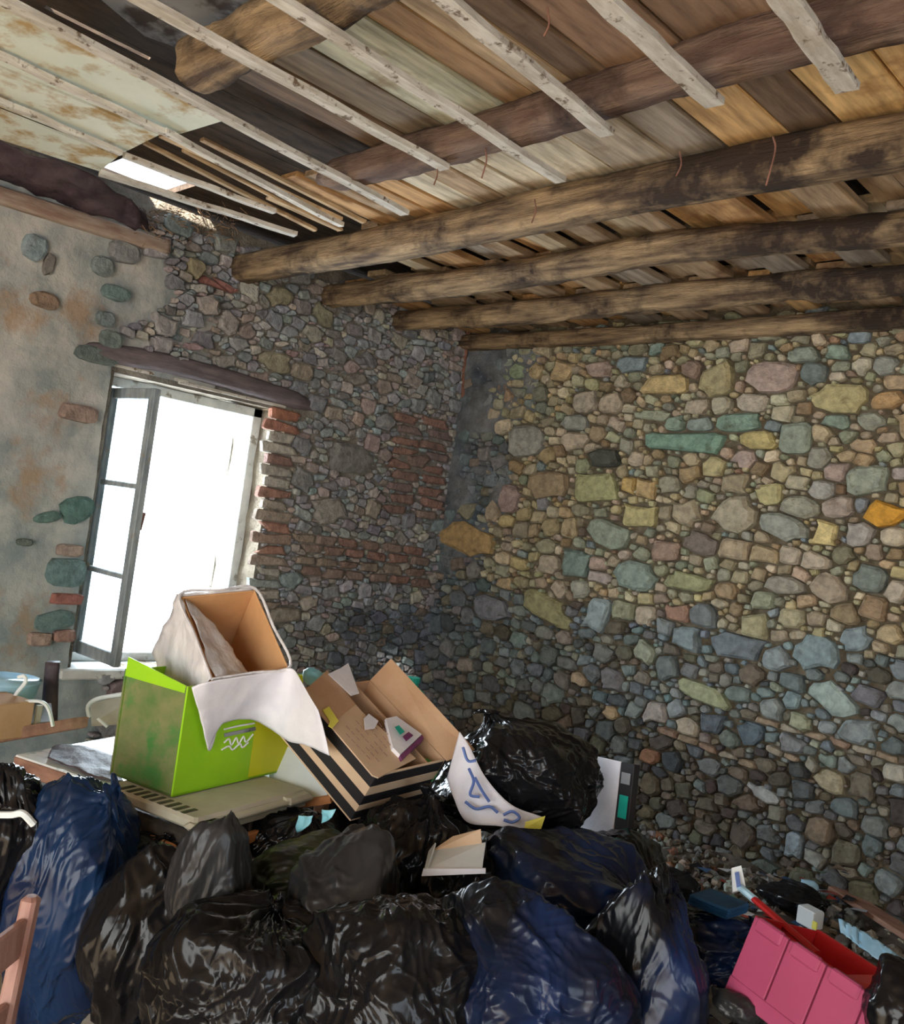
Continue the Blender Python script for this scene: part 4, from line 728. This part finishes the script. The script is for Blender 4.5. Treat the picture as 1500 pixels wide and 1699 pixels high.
# white board behind the striped carton
wb = thing('leaning_board', 'white board with brown wooden edge leaning between green box and striped carton', 'board', at(490, 1345, 2.86))
part('panel', quad([at(448, 1345, 2.86), at(548, 1328, 2.82), at(520, 1240, 2.92), at(450, 1240, 2.98)], .01), 'laminate', wb)
part('edge_strip', quad([at(440, 1348, 2.855), at(552, 1330, 2.81), at(550, 1318, 2.81), at(440, 1336, 2.855)], .016), 'orangewood', wb)
# --- sheet with blue scrawl, boxes near the top bag
def strip_print(name, pts, r, m, parent, n=5, k=5): return part(name, tube(bez(pts, k), r, n), m, parent)
TP = 2.66
pw = sheet('scrawled_sheet', [at(a, b, t) for a, b, t in ((763, 1214, 2.74), (780, 1240, 2.70), (806, 1290, 2.67), (848, 1335, 2.66), (902, 1356, 2.68))], [at(a, b, t) for a, b, t in ((742, 1292, 2.70), (752, 1322, 2.66), (775, 1364, 2.64), (830, 1371, 2.63), (893, 1382, 2.66))], M['white'], amp=.008, seed=31, freq=9, nu=30, nv=12, label='curved white sheet with blue painted scrawl draped over the topmost black bag', cat='sheet')
for s in ([(768, 1240), (776, 1262), (790, 1262)], [(778, 1275), (786, 1296), (780, 1318), (796, 1322)], [(772, 1330), (790, 1342), (812, 1338), (826, 1348)], [(835, 1352), (850, 1346), (862, 1356), (850, 1364), (836, 1360)], [(788, 1290), (800, 1312), (812, 1330)]):
    strip_print('scrawl', [at(a, b, TP - .035) for a, b in s], .0045, 'inkblue', pw)
part('yellow_corner', quad([at(872, 1364, 2.615), at(905, 1354, 2.62), at(896, 1381, 2.615), at(870, 1376, 2.61)], .003), 'ystrap', pw, 'yellow corner')
wO = at(1030, 1264, 2.98); wA = at(962, 1249, 3.12); wT = at(1003, 1398, 2.96)
wx, wy, wz = frame3(wO, wA, wT)
if np.dot(wz, CAM - wO) > 0: wz = -wz
wh = thing('white_box', 'flat white box with black printed side leaning behind the topmost bag', 'box', wT)
part('face', boxv(wO, wx, wy, wz, .30, .27, .012, .002), 'white', wh)
part('dark_side', boxv(wO - wx * .001, -wx, wy, wz, .055, .27, .03, .002), 'cardblack', wh, 'black printed side with teal and grey labels')
part('label_patch', boxv(wO - wx * .012 + wy * .10 - wz * .002, -wx, wy, wz, .034, .07, .002), 'teal', wh); part('label_patch', boxv(wO - wx * .012 + wy * .21 - wz * .002, -wx, wy, wz, .034, .04, .002), 'denim', wh); part('label_patch', boxv(wO - wx * .01 + wy * .03 - wz * .002, -wx, wy, wz, .036, .035, .002), 'denim', wh)
sb2 = thing('small_box', 'small open white box with beige inside, half buried under black bags at centre', 'box', at(750, 1445, 2.33))
part('bottom', quad([at(703, 1446, 2.28), at(800, 1444, 2.26), at(806, 1400, 2.38), at(722, 1412, 2.40)], .004), 'whitepl', sb2)
part('back_panel', quad([at(711, 1416, 2.40), at(800, 1402, 2.38), at(798, 1376, 2.40), at(752, 1388, 2.42)], .004), 'cardtan', sb2)
part('flap', quad([at(700, 1452, 2.27), at(806, 1448, 2.25), at(806, 1440, 2.25), at(703, 1440, 2.27)], .006), 'white', sb2)
part('side_panel', quad([at(703, 1446, 2.28), at(711, 1412, 2.40), at(722, 1398, 2.40), at(710, 1438, 2.28)], .004), 'whitepl', sb2)
# coloured bits
bag(at(716, 1215, 2.95), (.05, .04, .075), M['brightgreen'], 63, 'crumpled bright green plastic bag wedged between striped carton and topmost black bag', nl=.2, sub=5, name='green_bag')
bag(at(712, 1275, 2.78), (.035, .03, .04), M['brightgreen'], 64, 'small bright green scrap of plastic below the striped carton, right side', nl=.1, sub=4, name='green_scrap', cat='plastic')
jg = thing('jug', 'teal plastic jug standing far back in the corner behind the striped carton', 'jug', at(682, 1190, 3.35)); jc = at(682, 1155, 3.35)
part('body', (lambda v, f: (v, f))(*tube([jc + tz * z for z in (-.14, -.13, -.02, .02, .035, .05)], [.03, .05, .052, .045, .022, .022], 18)), 'teal', jg, smooth=True); part('cap', tube([jc + tz * .05, jc + tz * .068], .025, 14), 'teal', jg)
for i, (a, b, t, r, lab) in enumerate(((505, 1372, 2.28, .022, 'cyan plastic tie fluttering on the garden bag, lower left of the striped carton'), (545, 1358, 2.28, .018, 'small cyan plastic knot just below the striped carton corner'))):
    c = at(a, b, t); sheet('plastic_tie', [c + (-r, -.3 * r, r), c + (0, 0, r * 1.2), c + (r, .3 * r, 1.6 * r)], [c + (-r * 1.2, 0, -r), c + (0, 0, -r * .3), c + (r * .8, 0, .4 * r)], M['cyan'], nu=10, nv=6, amp=.012, seed=40 + i, freq=40, label=lab, cat='plastic')
# --- chair bottom left
zr = at(50, 1552, 1.7)[2]; d = onz(0, 1592, zr) - onz(50, 1552, zr); d[2] = 0; d = unit(d); pt = at(66, 1488, 1.72); pb = at(22, 1699, 1.66); up_ = unit(pt - pb); dn = np.array([-d[1], d[0], 0])
if np.dot(dn, ray(60, 1500)) < 0: dn = -dn
cO = pt - up_ * pt[2] / up_[2]
cc = thing('wooden_chair', 'reddish brown wooden ladder back chair cut off at the bottom left corner', 'chair', cO + d * .2)
for k in (0, .40):
    b0 = cO + d * k; t0 = b0 + up_ * pt[2] / up_[2]; part('back_post', boxv(b0 - d * .014, d, dn, up_, .030, .030, pt[2] / up_[2], .006), 'chairwood', cc)
for (zz, hh) in ((zr - .035, .070), (zr - .155, .055), (.50, .05)):
    part('back_rail', boxv(cO + up_ * zz / up_[2] + d * .016 + dn * .006, d, dn, up_, .37, .016, hh, .004), 'chairwood', cc)
sd_ = -dn
part('seat', boxv(cO + np.array([0, 0, .43]) - d * .01 + sd_ * .0, d, sd_, tz, .42, .38, .025, .006), 'chairwood', cc)
for k in (0.0, .38): part('leg', boxv(cO + d * k + sd_ * .34, d, sd_, tz, .03, .03, .43, .005), 'chairwood', cc)
# --- pink crate
kO = at(1256, 1520, 2.0); kA = at(1450, 1652, 1.76); kB = at(1392, 1548, 2.22)
kx, ky, kz = frame3(kO, kA, kB)
if kz[2] < 0: kz = -kz
KL, KW, KH = .46, .24, .155
cr = thing('plastic_crate', 'pink ribbed plastic crate with red inside, lower right corner', 'crate', kO - kz * KH + kx * .2)
def kb(name, a0, a1, b0, b1, d0, d1, m, ch=.002, label=None): return part(name, boxv(kO + kx * a0 + ky * b0 - kz * d1, kx, ky, kz, a1 - a0, b1 - b0, d1 - d0, ch), m, cr, label)
pw_ = KL / 5
for i in range(5):
    kb('front_panel', i * pw_ + .002, (i + 1) * pw_ - .002, -.010, .004, .0, KH - .02, 'pink'); kb('lip_tab', i * pw_ + .012, (i + 1) * pw_ - .012, -.016, .003, -.004, .026, 'pink', .004)
kb('front_wall', 0, KL, 0, .005, .002, KH, 'pink', .001); kb('skirt', -.004, KL, -.004, .004, KH - .02, KH + .015, 'pink')
kb('back_wall', 0, KL, KW - .005, KW, .0, KH, 'red'); kb('end_wall', -.004, .0, 0, KW, 0, KH, 'red', .001, 'red end wall'); kb('end_wall', KL, KL + .004, 0, KW, 0, KH, 'red', .001); kb('bottom', 0, KL, 0, KW, KH, KH + .004, 'red', .001, 'red floor of the crate')
kb('rim', -.006, KL, KW - .004, KW + .014, -.004, .012, 'red', .003, 'red rim'); kb('inner_wall', .0, KL, .006, .009, .0, KH, 'red', .001, 'red inside')
for i in range(3): kb('divider', .12 + i * .12, .124 + i * .12, .01, KW - .01, .05, KH, 'red', .001)
part('bent_flap', quad([kO + kx * .15 + ky * .12 - kz * .03, kO + kx * .22 + ky * .05 - kz * .05, kO + kx * .27 + ky * .12 + kz * .0, kO + kx * .20 + ky * .2 + kz * .01], .004), 'red', cr)
# red handled tool
tl_ = thing('red_handle_tool', 'red stick with a blue and white plastic end, leaning across the pink crate', 'tool', at(1256, 1496, 2.12))
part('handle', tube([at(1252, 1492, 2.15), at(1356, 1582, 1.97)], .011, 8, flat=.6), 'red', tl_)
part('head', quad([at(1214, 1440, 2.25), at(1230, 1436, 2.25), at(1238, 1474, 2.22), at(1216, 1480, 2.22)], .016), 'whitepl', tl_); part('blue_stripe', quad([at(1219, 1448, 2.235), at(1226, 1446, 2.235), at(1229, 1468, 2.205), at(1222, 1470, 2.205)], .006), 'inkblue', tl_)
part('neck', tube([at(1228, 1472, 2.22), at(1254, 1494, 2.15)], .009, 8), 'ltblue', tl_)
# --- rubble heap along the stone wall
def hfun(x, y):
    a = np.clip(1 + y / 1.5, 0, 1); h = .30 * a ** 1.2 * np.clip((x - .2) / .8, .35, 1)
    return h
nx, ny = 90, 50; gx_ = np.linspace(.3, 4.2, nx); gy_ = np.linspace(-1.6, -.045, ny); XX, YY = np.meshgrid(gx_, gy_); xf = XX.ravel(); yf = YY.ravel()
hz = hfun(xf, yf) + .06 * fbm(np.stack([xf * 4, yf * 4, xf * 0], 1), 51, 4) * np.clip((yf + 1.6) * 4, 0, 1); hz = np.maximum(hz, .001)
V = np.stack([xf, yf, hz], 1); rc = .10 + .05 * fbm(V * 9, 52, 3)[:, None] + np.zeros((1, 3)); rc = rc * np.array([1.15, 1., .82])
rh = mesh('rubble_heap', V, [[j * nx + i, j * nx + i + 1, (j + 1) * nx + i + 1, (j + 1) * nx + i] for j in range(ny - 1) for i in range(nx - 1)], M['rubble'], cols=rc, smooth=True)
tag(rh, 'low heap of dirt, stones and litter along the foot of the stone wall', 'rubble', kind='stuff')
v1, f1 = ICO[3]; mb = MB(); PRb = palette([((.26, .27, .26), 3), ((.20, .17, .13), 3), ((.34, .30, .24), 2), ((.40, .42, .42), 1.2), ((.13, .11, .10), 2), ((.30, .14, .08), .6)])
idx = None
v0_, f0_ = v1[:42], None
import bmesh as _b
bm = _b.new(); _b.ops.create_icosphere(bm, subdivisions=2, radius=1); v2 = np.array([v.co[:] for v in bm.verts]); f2 = [[v.index for v in f.verts] for f in bm.faces]; bm.free()
for k in range(1500):
    x = RNG.uniform(.6, 4.0); y = -abs(RNG.normal(0, .45)) - .09
    if y < -1.5: continue
    h = float(hfun(np.array([x]), np.array([y]))[0]); r = RNG.uniform(.010, .034) * (1.3 if k < 150 else 1); s = RNG.uniform(.45, 1, 3); q = v2 * (1 + .18 * RNG.normal(0, 1, (len(v2), 1))) * r * s
    a = RNG.uniform(0, 6.3); q = np.stack([q[:, 0] * math.cos(a) - q[:, 1] * math.sin(a), q[:, 0] * math.sin(a) + q[:, 1] * math.cos(a), q[:, 2]], 1); mb.add(q + (x, y, h + .012), f2, PRb())
o = mb.build('rubble_stones', M['stone'], rh); tag(o, kind='stuff')
# litter pieces
def on_heap(px, py, dz=0.):
    lo = None
    for t in np.linspace(1.5, 6, 400):
        p = at(px, py, t)
        if -1.6 < p[1] < 0 and p[2] < float(hfun(np.array([p[0]]), np.array([p[1]]))[0]) + dz: return p
        if p[1] > -.02: break
    return at(px, py, t)
a = on_heap(1372, 1478, .03); b = on_heap(1530, 1580, .03); dd_ = unit(b - a)
o = mesh('plank', *boxv(a, dd_, unit(np.cross((0, 0, 1), dd_)), unit(np.cross(dd_, unit(np.cross((0, 0, 1), dd_)))), np.linalg.norm(b - a), .09, .022, .003), M['brownwood']); tag(o, 'brown plank lying on the rubble at the foot of the stone wall, right', 'plank')
c = on_heap(1345, 1535, .03)
ctn = thing('small_carton', 'small white and yellow carton lying on the litter behind the pink crate', 'carton', c)
part('body', boxv(c - (.05, .03, 0), unit((1, -.3, .0)), unit((.3, 1, 0)), tz, .085, .06, .07, .004), 'whitepl', ctn); part('yellow_patch', boxv(c + (.028, -.062, .012), unit((1, -.3, .0)), unit((.3, 1, 0)), tz, .022, .006, .03, .001), 'ystrap', ctn)
c = on_heap(1342, 1482, .03); bag(c + (0, 0, .03), (.045, .04, .025), M['ltblue'], 71, 'crumpled pale plastic scrap on the rubble above the small white carton', nl=0, sub=4, name='plastic_scrap', cat='plastic')
sheet('blue_sheet', [on_heap(a, b, .12) for a, b in ((1392, 1525), (1440, 1552), (1520, 1606))], [on_heap(a, b, .10) for a, b in ((1396, 1548), (1440, 1582), (1520, 1640))], M['ltblue'], amp=.012, seed=44, th=.004, freq=9, label='light blue plastic sheet folded along the foot of the stone wall, far right', cat='sheet')
c = at(1175, 1515, 2.55); cl = thing('folded_cloth', 'folded blue cloth lying on the litter left of the red stick', 'cloth', c)
for k in range(4):
    e1 = unit(at(1212, 1530, 2.5) - at(1140, 1500, 2.6)); part('fold', boxv(at(1140, 1500, 2.60) + e1 * k * .006 + np.array([0, 0, k * .010]) + np.array([0, .0 - .01 * k, 0]), e1, unit(np.cross(tz, e1)), tz, .125, .11, .011, .004), 'blue', cl)
bag(at(1140, 1640, 2.02), (.05, .05, .07), M['bagsheen'], 72, 'small pointed black plastic corner with painted-in blue sheen left of the pink crate', neck=(-.2, 0, 1), nl=.3, sub=5)
bag(at(1225, 1672, 1.95), (.055, .045, .03), M['baggrey'], 73, 'twisted grey plastic wrap at the bottom edge below the pink crate', neck=(-.9, 0, .3), nl=.3, sub=5, name='plastic_wrap', cat='plastic')
bag(on_heap(1310, 1510) + (0, 0, .05), (.13, .10, .07), B, 74, 'black bag lying flat behind the red stick', neck=(.9, 0, .3), nl=.2, sub=5)
bag(on_heap(1125, 1490) + (0, 0, .05), (.10, .08, .07), B, 75, 'small black bag at the foot of the heap in front of the rubble', neck=(.3, 0, .8), nl=.2, sub=5)
# scattered small litter
mb = MB(); LC = [(.30, .34, .38), (.05, .10, .20), (.55, .55, .55), (.35, .06, .04), (.10, .16, .12), (.02, .02, .025), (.25, .20, .15)]
for k in range(170):
    px = RNG.uniform(1060, 1420); py = RNG.uniform(1445, 1600); p = on_heap(px, py, .02) + RNG.normal(0, .01, 3); p[1] = min(p[1], -.10); s = RNG.uniform(.008, .03); q = RNG.normal(0, 1, (4, 3)) * .25 + np.array([(-1, -1, 0), (1, -1, .3), (1, 1, 0), (-1, 1, .3)]); mb.add(p + q * s + (0, 0, .012), [[0, 1, 2, 3]], random.choice(LC))
o = mb.build('litter_scraps', mat('litter', (.8, .8, .8), (1.2, 1.2, 1.2), rough=.4, attr=True, bump=.2)); tag(o, 'small mixed scraps of litter strewn over the rubble', 'litter', kind='stuff')
# --- things left of the table
bl = thing('plastic_tub', 'pale blue plastic tub with a white handle at the left edge, behind the table', 'tub', at(10, 1215, 3.25))
c = at(2, 1150, 3.3); v, f = tube([c - tz * .10, c - tz * .09, c - tz * .0, c + tz * .045, c + tz * .052], [.09, .10, .115, .125, .13], 22, cap=True); part('body', (v, f), 'ltblue', bl, smooth=True)
part('handle', tube(bez([at(20, 1165, 3.15), at(28, 1150, 3.15), at(42, 1132, 3.15), at(40, 1122, 3.15), at(30, 1124, 3.15)], 5), .007, 8), 'whitepl', bl)
c = at(15, 1195, 3.05); tag(mesh('carton', *boxv(c - (.12, .10, .06), unit((1, .3, 0)), unit((-.3, 1, 0)), tz, .16, .14, .12, .004), M['card']), 'small brown cardboard carton at the left edge behind the table', 'carton')
gc = thing('garden_chair', 'white plastic garden chair lying behind the table, its curved arm in view', 'chair', at(70, 1230, 3.15))
part('armrest', tube(bez([at(28, 1168, 3.1), at(52, 1163, 3.1), at(72, 1166, 3.1), at(82, 1180, 3.1), at(88, 1205, 3.1)], 5), .009, 8, flat=.6), 'whitepl', gc)
part('leg', tube(bez([at(66, 1170, 3.15), at(62, 1192, 3.15), at(58, 1212, 3.15)], 4), .012, 8, flat=.5), 'beige', gc)
part('seat', quad([at(30, 1205, 3.1), at(88, 1200, 3.2), at(84, 1170, 3.35), at(34, 1170, 3.3)], .008), 'denim', gc)
tag(mesh('plank', *boxv(at(-40, 1238, 3.0), unit(at(98, 1214, 3.15) - at(-40, 1238, 3.0)), unit((-.2, 1, 0)), tz, .30, .06, .04, .004), M['brownwood']), 'purplish brown board behind the left corner of the white table', 'plank')
log('wooden_post', [at(82, 1212, 3.45), at(84, 1150, 3.45), at(88, 1098, 3.45)], .06, .05, M['tarp'], 45, 'short dark weathered wooden post standing left of the window sill', 'post', n=16, rough=.2)
ba = thing('basket', 'worn beige basket with white metal rim between table and window', 'basket', at(190, 1205, 3.5))
part('panel', quad([at(152, 1205, 3.45), at(240, 1200, 3.5), at(240, 1150, 3.6), at(150, 1170, 3.55)], .012), 'beige', ba)
part('rim', tube(bez([at(148, 1190, 3.45), at(146, 1172, 3.45), at(160, 1160, 3.45), at(190, 1154, 3.45), at(240, 1146, 3.45)], 5), .008, 8), 'whitepl', ba)
part('rung', tube([at(162, 1192, 3.4), at(178, 1206, 3.4)], .006, 8), 'whitepl', ba)
sheet('crumpled_foil', [at(a, b, 2.2) for a, b in ((-15, 1262), (15, 1268), (40, 1290))], [at(a, b, 2.15) for a, b in ((-15, 1340), (20, 1345), (50, 1352))], M['bag'], amp=.03, seed=55, freq=14, label='glossy black plastic wrap at the left edge above the knotted bag', cat='plastic')
tag(mesh('silver_tie', *tube(bez([at(-10, 1352, 2.08), at(20, 1352, 2.06), at(38, 1350, 2.05), at(56, 1368, 2.06)], 5), .008, 7), M['whitepl']), 'silvery white tie round the neck of the bag at the left edge', 'tie')
